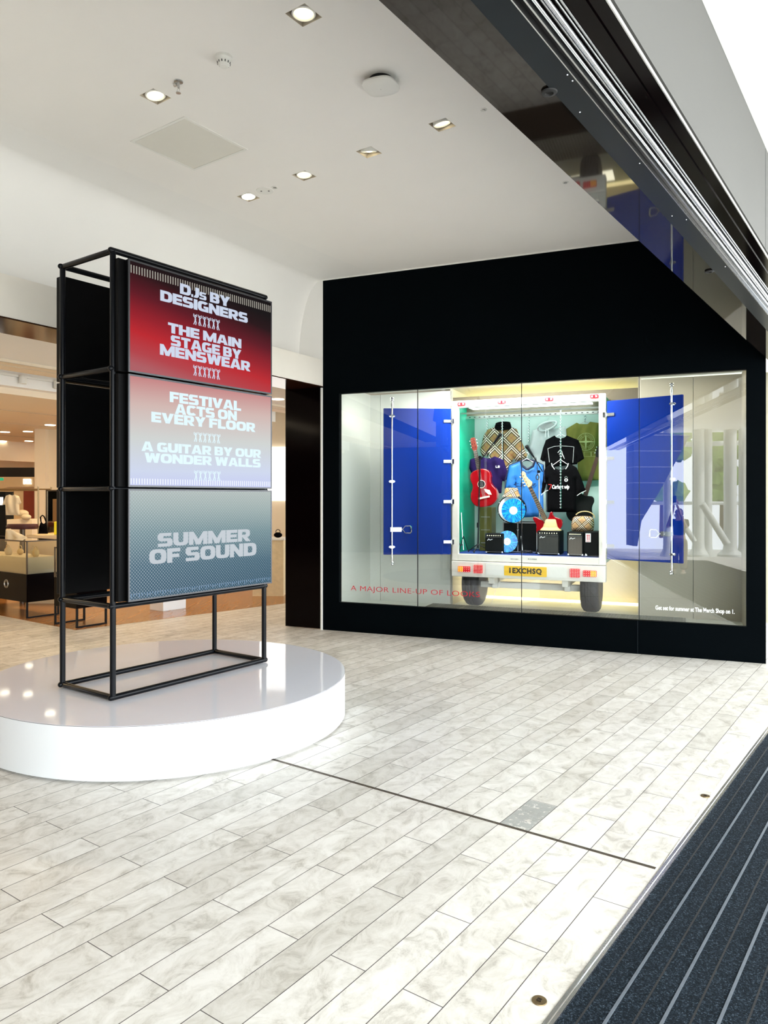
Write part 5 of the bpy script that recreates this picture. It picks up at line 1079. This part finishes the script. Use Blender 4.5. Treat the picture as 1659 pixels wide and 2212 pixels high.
# track with two cylinder lamps
t = thing('track_light', 'white track with two cylinder spotlights inside the shop', 'track light', S, (-3.36, -3, 3.2))
def s_at(px, py, Y): X, Y_, Z = pw(px, py, Y); x, y = S.inv(X, Y_); return x, y, Z
build('track', M().box(-3.395, -3.37, -8, 0, 3.10, 3.13), MT['offw'], parent=t)
for px in (47, 121):
    for _ in range(1):
        # find y on x=-3.37 seen at px
        a = (px - 829) / 1600; best = min(np.linspace(-9, 0, 900), key=lambda yy: abs(S.w(-3.37, yy)[0] - a * S.w(-3.37, yy)[1]))
    build('spotlight', M().cyl((-3.35, best, 3.12), (-3.35, best, 3.02), .045, 16), MT['offw'], parent=t)
def shop_light(x, y, e, sx=.35, sy=.35, z=2.86, col=(1, .74, .42)): light('AREA', 'shop_light', S.w(x, y, z), (0, 0, S.a), e, col, sx, sy)
for x, y in ((-5, -5), (-5, 0), (-5, 5), (-9.5, -6), (-9.5, -1), (-9.5, 4.5), (-13, -8), (-13, -2), (-13, 4)): shop_light(x, y, 66)
for x, y in ((-2.3, -5), (-2.3, -.5)): shop_light(x, y, 30, .4, 3, 3.0, (1, .82, .58))
for k, (px, py, zc) in enumerate(((60, 932, 2.9), (108, 918, 2.9), (10, 933, 2.9), (62, 987, 2.9), (5, 1011, 2.9), (600, 862, 3.05))):
    Y = 1600 * (zc - H) / (1075 - py); Y = min(Y, 17) ; x, y, z = s_at(px, py, Y)
    m = M().lathe((x, y, zc), [(.09, 0), (.085, -.008), (.001, -.009)], 20)
    single('spotlight', m, MT['led'], S, (x, y, zc), 'round lit ceiling spotlight inside the warm shop, ' + ['above the brand sign', 'nearest the black stand', 'at the left picture edge', 'low, above the column', 'lowest, at the far left', 'right of the screens'][k], 'spotlight', 'lit spots in the shop ceiling')

BD = Frame(0, 0, -radians(35.73))
def b_at(px, py, Y): X, Y_, Z = pw(px, py, Y); v, u = B.inv(X, Y_); return v, u, Z
# glass counters (corner nearest, extending to the left (-v) and away (+u))
def counter(label, cpx, cpyb, z_base0, z_base1, z_top, lv, lu, plinth=True, ring=False):
    Yc = 1600 * H / (cpyb - 1075); v, u, _ = b_at(cpx, cpyb, Yc)
    t = thing('display_counter', label, 'display counter', B, (v - lv / 2, u + lu / 2, 0), 'glass display counters in the shop')
    v0 = v - lv; u1 = u + lu; b = .022
    build('base', M().box(v0, v, u, u1, z_base0, z_base1), MT['blackg'], parent=t, bevel=.004)
    for x in (v0, v - b):
        m = M().box(x, x + b, u, u + b, .012, z_base0).box(x, x + b, u1 - b, u1, .012, z_base0).box(x, x + b, u, u1, .0, .022)
        build('sled_leg', m, MT['steelblk'], parent=t)
    if z_top > z_base1:
        m = M(); c = .016
        for x in (v0, v - c):
            for y in (u, u1 - c): m.box(x, x + c, y, y + c, z_base1, z_top)
        for x in (v0, v - c): m.box(x, x + c, u, u1, z_top - c, z_top)
        for y in (u, u1 - c): m.box(v0, v, y, y + c, z_top - c, z_top)
        build('frame', m, MT['joint'], parent=t)
        m = M().quad((v, u + c, z_base1), (v, u1 - c, z_base1), (v, u1 - c, z_top - c), (v, u + c, z_top - c)).quad((v0, u + .004, z_base1), (v - c, u + .004, z_base1), (v - c, u + .004, z_top - c), (v0, u + .004, z_top - c)).quad((v0, u, z_top - .002), (v, u, z_top - .002), (v, u1, z_top - .002), (v0, u1, z_top - .002))
        build('glass', m, MT['glassc'], parent=t, smooth=False)
        if plinth: build('plinth', M().box(v0 + .03, v - .03, u + .03, u1 - .03, z_base1, z_base1 + .22), MT['wcloth'], parent=t, bevel=.004)
    return t, v, u, v0, u1
t, v, u, v0, u1 = counter('glass topped counter with a pale plinth inside, on a black base, at the left edge', 57, 1337, .215, .585, 1.03, 2.2, .46)
cv, cu = v, u
# ring emblem on its base
rx, ry, rz = b_at(-4, 1272, 10.06)
build('ring_emblem', M().torus((v - .52, u - .002, .43), .055, .003, 'y', 28, 6).torus((v - .52, u - .002, .43), .040, .003, 'y', 28, 6), MT['steel'], parent=t)
rs = random.Random(9)
bags = []
for k in range(7):
    x = v - .12 - .21 * k + rs.uniform(-.03, .03); y = u + .12 + rs.uniform(0, .2); zb_ = .585 + .221
    m = M().sphere((x, y, zb_ + .045), .05, 14, 8, (1.5 if k % 2 else 1.1, .8, .9 if k % 3 else 1.3)).torus((x, y, zb_ + .09), .04, .005, 'y', 20, 6)
    o = single('handbag', m, MT['wcloth'] if k % 2 else MT['hatc'], B, (x, y, zb_), 'small tan or cream bag on the pale plinth inside the glass counter', 'bag', 'bags inside the glass counter')
counter('second black based glass counter, right behind the stand posts', 165, 1358, .24, .60, .98, .50, .42)
# white box seen under the screens
x, y, z = b_at(350, 1321, 10.4)
single('white_block', M().box(x - .28, x + .02, y, y + .4, 0.003, .30), MT['whitelam'], B, (x - .13, y + .2, 0.003), 'low white block on the wood floor seen under the screens', 'block', bevel=.004)
# column, mirror, rail, t-shirt etc.
def shop_box(name, px0, px1, py0, py1, Y, mt, label, cat, depth=.1, group=None, fr=WORLD, bottom=None):
    x0, _, z1 = pw(px0, py0, Y); x1, _, z0_ = pw(px1, py1, Y); z0_ = z0_ if bottom is None else bottom
    return single(name, M().box(x0, x1, Y, Y + depth, z0_, z1), mt, WORLD, ((x0 + x1) / 2, Y + depth / 2, z0_), label, cat, group, bevel=.004)
x0 = pw(74, 0, 14)[0]; x1 = pw(97, 0, 14)[0]; x2 = pw(150, 0, 14)[0]
struct('wall_column', M().box(x0, x1, 14, 14.6, .003, 2.9), MT['cone'], WORLD); struct('wall_column', M().box(x1, x2 + 1.5, 14.15, 14.6, .003, 2.9), MT['cone'], WORLD)
struct('trim_24', M().box(pw(-60, 0, 17)[0], x0 + .1, 17, 17.05, pw(0, 1012 + 18, 17)[2] - .05, pw(0, 1010, 17)[2]), MT['dot'])
struct('wall_rear', M().box(pw(-60, 0, 16.6)[0], x0 + .1, 16.62, 16.7, .003, pw(0, 1012 + 18, 16.6)[2]), MT['shopw'])
t = thing('shop_sign', 'brown fascia board with lit white lettering deep in the shop', 'sign', WORLD, (pw(40, 0, 16.5)[0], 16.5, pw(0, 1052, 16.5)[2]))
build('board', M().box(pw(8, 0, 16.5)[0], pw(73, 0, 16.5)[0], 16.5, 16.6, pw(0, 1052, 16.5)[2], pw(0, 1031, 16.5)[2]), MT['shopw'], parent=t)
a, b = pw(50, 1034.5, 16.48), pw(67.5, 1046, 16.48); build('lettering', text_m('DIOR', a[0], b[0], b[2], a[2], 16.49, .02, bold=.02), MT['sign'], parent=t)
shop_box('exit_sign', -12, 6, 1032, 1038, 15.8, MT['exitg'], 'small green lit exit sign at the left picture edge', 'exit sign', .03)
shop_box('wall_panel', 50, 73, 1057, 1140, 15, MT['redp'], 'dark red upright panel behind the hanging t-shirt', 'panel', .08, bottom=.003)
shop_box('wall_panel', 18, 50, 1064, 1135, 15.4, MT['shopw'], 'tan wall panel left of the dark red panel', 'panel', .05, bottom=.003)
shop_box('screen', -20, 4, 1074, 1091, 12.6, MT['lit'], 'small bright white screen at the left picture edge', 'screen', .04)
shop_box('black_cabinet', -25, 11, 1062, 1125, 13, MT['tolex'], 'black cabinet behind the bright white screen', 'cabinet', .3, bottom=.003)
# clothes rail
Y = 11.6; t = thing('clothes_rail', 'brass clothes rail with tall posts in the shop', 'clothes rail', WORLD, (pw(40, 0, Y)[0], Y, .003))
xa_, xb_ = pw(-60, 0, Y)[0], pw(82, 0, Y)[0]; zt = pw(0, 1059, Y)[2]
m = M().tube([(xa_, Y, zt), (xb_, Y, zt)], .011, 8).tube([(xa_, Y + .45, zt + .02), (xb_, Y + .45, zt + .02)], .011, 8); build('rail', m, MT['brass'], parent=t)
for x, y in ((xb_, Y), (xb_, Y + .45), (xa_, Y)): build('post', M().tube([(x, y, .003), (x, y, zt + .06)], .012, 8), MT['brass'], parent=t)
# hanging cream t-shirt
def px_poly(pts, Y): return [(pw(x, y, Y)[0], pw(x, y, Y)[2]) for x, y in pts]
Y = 11.6; P = px_poly([(12, 1071), (20, 1068), (26, 1070), (32, 1068), (41, 1072), (46, 1087), (41, 1090), (42, 1113), (12, 1113), (11, 1090), (4, 1091)], Y)
o = thing('t_shirt', 'cream t-shirt hanging from the brass rail in the shop', 't-shirt', WORLD, (P[0][0], Y, P[7][1])); build('cloth', inflate(P, Y, .02, .008, .008, 3), MT['wcloth'], parent=o); build('hanger', hanger_m(pw(27, 0, Y)[0], Y, zt - .075, .1), MT['joint'], parent=o)
# drawers / table behind, cushions
shop_box('display_block', 14, 69, 1122, 1160, 12.4, MT['cone'], 'pale low chest below the hanging cream t-shirt', 'chest', .5, bottom=.003)
for k, (a, b, c, lb) in enumerate(((48, 1109, 11, 'large cream cushion shaped bag right of the hanging t-shirt'), (56, 1117, 9, 'yellowish folded cloth bag in front of the cream cushion'))):
    x, y, z = pw(a, b, 12.5 - .1 * k); single('soft_bag', M().sphere((x, y, z), c * y / 1600 * .9, 18, 10, (1.35, .8, .8)), MT['wcloth'], WORLD, (x, y, z), lb, 'bag')
x, y, z = pw(48, 1137, 11.2); t = thing('oval_table', 'dark oval topped table behind the glass counter', 'table', WORLD, (x, y, .003))
build('top', M().lathe((x, y, z), [(.001, .03), (.22, .035), (.24, .0), (.22, -.04), (.001, -.045)], 28, 'z', 1, .6), mat('dark maroon leather', (.05, .008, .01), .5, noise=.2), parent=t); build('stem', M().cyl((x, y, .003), (x, y, z - .03), .04, 14), MT['joint'], parent=t)
# draped pale form in front of it
Y = 10.6; P = px_poly([(12, 1143), (22, 1142), (34, 1149), (48, 1155), (62, 1163), (62, 1170), (10, 1170)], Y); o = single('draped_cloth', inflate(P, Y, .05, .010, .02, 8, .12), MT['wcloth'], WORLD, (P[0][0], Y, P[-1][1]), 'pale cloth draped in folds behind the glass counter', 'cloth')
# black tank style bag
Y = 11.4; P = px_poly([(82, 1153), (84, 1137), (88, 1125), (92, 1131), (96, 1131), (99, 1125), (102, 1140), (103, 1153)], Y)
o = thing('handbag', 'black bag with a looped strap standing left of the framed mirror', 'bag', WORLD, (pw(93, 0, Y)[0], Y, P[0][1])); build('body', inflate(P, Y, .04, .01, .002, 2), MT['jackb'], parent=o)
m = M().tube([(x, Y, z) for x, z in px_poly([(88, 1127), (87, 1117), (91, 1113), (95, 1116), (99, 1127)], Y)], .010, 6); build('strap', m, MT['jackb'], parent=o)
Y = 11.7; t = thing('standing_mirror', 'tall dark framed mirror left of the black stand', 'mirror', WORLD, (pw(125, 0, Y)[0], Y, pw(0, 1155, Y)[2]))
x0, _, z1 = pw(102, 1061, Y); x1, _, z0_ = pw(160, 1155, Y); build('glass', M().box(x0, x1, Y, Y + .02, z0_, z1), mat('mirror glass', (.75, .65, .45), .08, 1, noise=.02), parent=t)
build('frame', M().box(x0 - .02, x0, Y - .02, Y + .03, z0_, z1).box(x0 - .02, x1, Y - .02, Y + .03, z1, z1 + .02).box(x1, x1 + .02, Y - .02, Y + .03, z0_, z1), MT['joint'], parent=t)
shop_box('wall_panel', 113, 150, 1078, 1130, 11.5, MT['brown'], 'dark brown board in front of the framed mirror', 'panel', .04)
Y = 11.2; x0, _, z1 = pw(116, 1127, Y); x1, _, z0_ = pw(140, 1155, Y)
t = thing('shopping_bag', 'bright yellow shopping bag beside the black stand', 'bag', WORLD, ((x0 + x1) / 2, Y + .06, z0_)); build('body', M().box(x0, x1, Y, Y + .12, z0_, z1), MT['yel'], parent=t, bevel=.004); build('slot_handle', M().box(x0 + .08, x1 - .03, Y - .002, Y, z1 - .03, z1 - .018), MT['brown'], parent=t)
build('logo', M().box(x0 + .11, x0 + .15, Y - .002, Y, z0_ + .05, z0_ + .065), MT['ink'], parent=t)
shop_box('glass_counter', 56, 170, 1156, 1240, 11.15, MT['shopw'], 'tan display counter carrying the black and yellow bags', 'display counter', .6, bottom=.003)
# sliver right of the screens
Y = 13.43; shop_box('light_box', 560, 640, 965, 1082, Y, MT['lit'], 'tall glowing white panel seen right of the screens', 'light box', .06)
shop_box('wall_panel', 560, 640, 880, 1160, 13.5, MT['cone'], 'pale backdrop behind the glowing panel', 'panel', .06, bottom=.003)
Y = 12; x0, _, z1 = pw(545, 1163, Y); x1 = pw(612, 0, Y)[0]; t = thing('carved_counter', 'cream counter with a rippled carved front, right of the screens', 'counter', WORLD, ((x0 + x1) / 2, Y + .2, .003))
build('front', M().box(x0, x1, Y, Y + .5, .003, z1 - .03), MT['carved'], parent=t); build('worktop', M().box(x0 - .02, x1 + .02, Y - .02, Y + .52, z1 - .03, z1), MT['plaster'], parent=t, bevel=.004)
x, y, z = pw(600, 1150, 12.2); single('handbag', M().sphere((x, y, z1 + .045), .05, 14, 8, (1.4, .7, .9)).torus((x, y, z1 + .10), .035, .006, 'y', 18, 6), MT['jackb'], WORLD, (x, y, z1), 'small black bag on the carved cream counter', 'bag')

# ================================================================== OUTSIDE (seen in the window's reflections)
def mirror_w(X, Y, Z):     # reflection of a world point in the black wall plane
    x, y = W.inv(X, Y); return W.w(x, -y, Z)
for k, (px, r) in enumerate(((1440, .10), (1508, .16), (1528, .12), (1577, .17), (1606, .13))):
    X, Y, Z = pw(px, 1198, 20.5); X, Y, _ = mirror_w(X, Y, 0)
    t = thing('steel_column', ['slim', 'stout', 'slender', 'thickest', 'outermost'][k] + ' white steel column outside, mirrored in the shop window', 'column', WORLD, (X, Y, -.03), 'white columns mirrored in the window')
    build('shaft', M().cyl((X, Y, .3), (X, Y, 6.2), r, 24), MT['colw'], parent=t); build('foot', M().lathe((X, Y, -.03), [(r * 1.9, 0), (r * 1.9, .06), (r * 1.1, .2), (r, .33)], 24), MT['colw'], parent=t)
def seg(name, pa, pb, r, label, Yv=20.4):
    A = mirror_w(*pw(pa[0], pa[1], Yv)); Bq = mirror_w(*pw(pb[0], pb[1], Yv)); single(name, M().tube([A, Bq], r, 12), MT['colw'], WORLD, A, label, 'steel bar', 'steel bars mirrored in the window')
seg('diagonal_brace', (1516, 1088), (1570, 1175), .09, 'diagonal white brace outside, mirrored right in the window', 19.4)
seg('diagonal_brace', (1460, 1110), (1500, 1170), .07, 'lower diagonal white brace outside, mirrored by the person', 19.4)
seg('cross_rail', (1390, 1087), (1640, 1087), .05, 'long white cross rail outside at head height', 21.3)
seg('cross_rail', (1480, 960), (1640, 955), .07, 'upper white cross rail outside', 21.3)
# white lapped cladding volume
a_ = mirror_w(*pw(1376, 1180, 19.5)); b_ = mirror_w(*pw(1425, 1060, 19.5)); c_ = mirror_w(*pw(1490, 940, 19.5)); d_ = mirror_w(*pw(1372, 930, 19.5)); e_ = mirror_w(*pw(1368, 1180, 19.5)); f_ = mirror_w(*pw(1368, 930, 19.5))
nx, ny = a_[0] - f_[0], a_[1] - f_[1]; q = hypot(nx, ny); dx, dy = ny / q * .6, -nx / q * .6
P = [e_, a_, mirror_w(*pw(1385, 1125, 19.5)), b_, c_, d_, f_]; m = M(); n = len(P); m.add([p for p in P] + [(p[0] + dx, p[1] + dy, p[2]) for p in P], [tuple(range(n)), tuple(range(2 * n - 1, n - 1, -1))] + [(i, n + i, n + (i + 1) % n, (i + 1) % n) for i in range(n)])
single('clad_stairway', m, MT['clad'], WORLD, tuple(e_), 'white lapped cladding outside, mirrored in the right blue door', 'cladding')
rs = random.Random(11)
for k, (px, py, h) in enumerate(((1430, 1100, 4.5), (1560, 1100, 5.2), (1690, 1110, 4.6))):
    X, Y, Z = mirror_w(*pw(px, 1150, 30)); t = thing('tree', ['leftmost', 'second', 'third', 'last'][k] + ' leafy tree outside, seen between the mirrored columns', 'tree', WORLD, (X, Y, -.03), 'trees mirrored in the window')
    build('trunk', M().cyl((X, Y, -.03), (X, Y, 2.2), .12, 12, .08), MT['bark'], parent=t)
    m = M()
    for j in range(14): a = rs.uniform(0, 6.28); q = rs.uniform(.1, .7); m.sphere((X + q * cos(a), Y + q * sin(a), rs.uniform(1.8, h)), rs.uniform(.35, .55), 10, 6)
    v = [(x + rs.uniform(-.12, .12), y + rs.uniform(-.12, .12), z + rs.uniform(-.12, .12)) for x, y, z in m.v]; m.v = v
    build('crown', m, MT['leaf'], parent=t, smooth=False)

# ================================================================== THE PERSON TAKING THE PICTURE
import bmesh
def skin(name, joints, edges, mt, parent, root=0, sub=2):
    me = bpy.data.meshes.new(name); me.from_pydata([j[:3] for j in joints], edges, []); o = bpy.data.objects.new(name, me); COL.objects.link(o)
    s = o.modifiers.new('skin', 'SKIN'); s.use_smooth_shade = True
    for i, j in enumerate(joints): r = j[3]; me.skin_vertices[0].data[i].radius = (r, j[4] if len(j) > 4 else r); me.skin_vertices[0].data[i].use_root = (i == root)
    u = o.modifiers.new('subdivision', 'SUBSURF'); u.levels = sub; u.render_levels = sub; dg = bpy.context.evaluated_depsgraph_get(); dg.update()
    nm = bpy.data.meshes.new_from_object(o.evaluated_get(dg)); bpy.data.objects.remove(o)
    o = bpy.data.objects.new(name, nm); COL.objects.link(o); nm.materials.clear(); nm.materials.append(mt)
    for p in nm.polygons: p.material_index = 0
    o.parent = parent; return o
PX, PY = -.50, -.46
t = thing('person', 'person in dark top and tan trousers holding up a phone, mirrored in the window', 'person', WORLD, (PX, PY, -.003))
PF = .0
body = [(0, 0, .74, .12, .09), (0, 0, .86, .115, .08), (0, 0, 1.0, .12, .085), (0, 0, 1.10, .11, .075), (0, .01, 1.17, .045), (0, .015, 1.22, .05), (0, .02, 1.30, .078, .085), (0, .02, 1.37, .06, .07),
        (.15, 0, 1.11, .045), (.20, .12, .98, .036), (.135, .30, 1.34, .026), (.105, .36, 1.46, .022), (-.15, 0, 1.11, .045), (-.20, .12, .98, .036), (.0, .30, 1.34, .026), (.05, .36, 1.46, .022),
        (.08, 0, .66, .085), (.085, .01, .38, .052), (.09, -.01, .10, .034), (.095, .07, .045, .034), (-.08, 0, .66, .085), (-.09, .02, .38, .052), (-.10, -.01, .10, .034), (-.11, .07, .045, .034)]
ed = [(0, 1), (1, 2), (2, 3), (3, 4), (4, 5), (5, 6), (6, 7), (3, 8), (8, 9), (9, 10), (10, 11), (3, 12), (12, 13), (13, 14), (14, 15), (0, 16), (16, 17), (17, 18), (18, 19), (0, 20), (20, 21), (21, 22), (22, 23)]
skin('body', body, ed, MT['skin'], t)
skin('t_shirt', [(0, 0, .78, .145, .11), (0, 0, .90, .13, .10), (0, 0, 1.02, .135, .10), (0, 0, 1.12, .12, .085), (.15, 0, 1.11, .062), (.195, .09, 1.0, .06), (-.15, 0, 1.11, .062), (-.195, .09, 1.0, .06)], [(0, 1), (1, 2), (2, 3), (3, 4), (4, 5), (3, 6), (6, 7)], MT['tee'], t)
skin('trousers', [(0, 0, .80, .14, .11), (0, 0, .70, .14, .11), (.085, 0, .62, .105), (.09, .01, .36, .085), (.095, -.005, .09, .08), (-.085, 0, .62, .105), (-.095, .02, .36, .085), (-.10, -.005, .09, .08)], [(0, 1), (1, 2), (2, 3), (3, 4), (1, 5), (5, 6), (6, 7)], MT['trous'], t)
skin('hair', [(0, .0, 1.385, .075, .08), (0, -.04, 1.30, .088, .06), (.03, -.06, 1.16, .07, .04), (-.03, -.06, 1.14, .07, .04), (0, -.06, 1.05, .05, .03)], [(0, 1), (1, 2), (1, 3), (2, 4)], MT['hair'], t)
m = M()
def off(m): t_b = (PX, PY, -.003); m.v = [(x + t_b[0], y + t_b[1], z + t_b[2]) for x, y, z in m.v]; return m
for s in (-1, 1): build('eye', off(M().sphere((s * .028, .098, 1.315), .009, 8, 6)), MT['ink'], parent=t); build('ear', off(M().sphere((s * .078, .015, 1.30), .016, 8, 6, (.5, 1, 1.4))), MT['skin'], parent=t)
build('nose', off(M().sphere((0, .105, 1.285), .014, 8, 6, (.8, 1, 1.4))), MT['skin'], parent=t); build('mouth', off(M().sphere((0, .098, 1.252), .02, 10, 6, (1, .4, .3))), MT['redink'], parent=t)
for s in (-1, 1): build('shoe', off(M().sphere((s * .1, .05, .035), .05, 14, 8, (.9, 2.3, .8))), MT['shoe'], parent=t)
for sx in (-1, 1):      # hands: palm and five fingers curled round the phone's edges
    cx = .078 + sx * .055; hz = 1.53; J = [(cx - .0, .355, 1.47, .018), (cx, .365, 1.50, .026, .014), (cx, .37, 1.53, .024, .012)]; E = [(0, 1), (1, 2)]
    for k in range(4): b_ = len(J); zz = 1.505 + .017 * k; J += [(cx - sx * .004, .375, zz, .008), (cx + sx * .002, .398 - .003 * k, zz + .004, .0072), (cx - sx * .018, .412, zz + .008, .006)]; E += [(2, b_), (b_, b_ + 1), (b_ + 1, b_ + 2)]
    b_ = len(J); J += [(cx - sx * .012, .362, 1.50, .0095), (cx - sx * .024, .368, 1.525, .008)]; E += [(1, b_), (b_, b_ + 1)]
    skin('hand', J, E, MT['skin'], t, 0, 1)
a = M().rbox(PX + .045 - .0, PX + .115, 1.50, 1.64, PY + .392, PY + .400, .01)
t = thing('phone', 'dark phone held up by the person outside the mat', 'phone', WORLD, (PX + .08, PY + .396, 1.50)); build('case', a, MT['bezel'], parent=t, bevel=.001)
build('camera_bump', M().rbox(PX + .085, PX + .11, 1.605, 1.635, PY + .400, PY + .403, .006), MT['ink'], parent=t); build('touch_screen', M().rbox(PX + .048, PX + .112, 1.503, 1.637, PY + .3905, PY + .3918, .008), MT['dot'], parent=t)
for o in SC.objects:
    if '_b' in o.keys(): del o['_b']
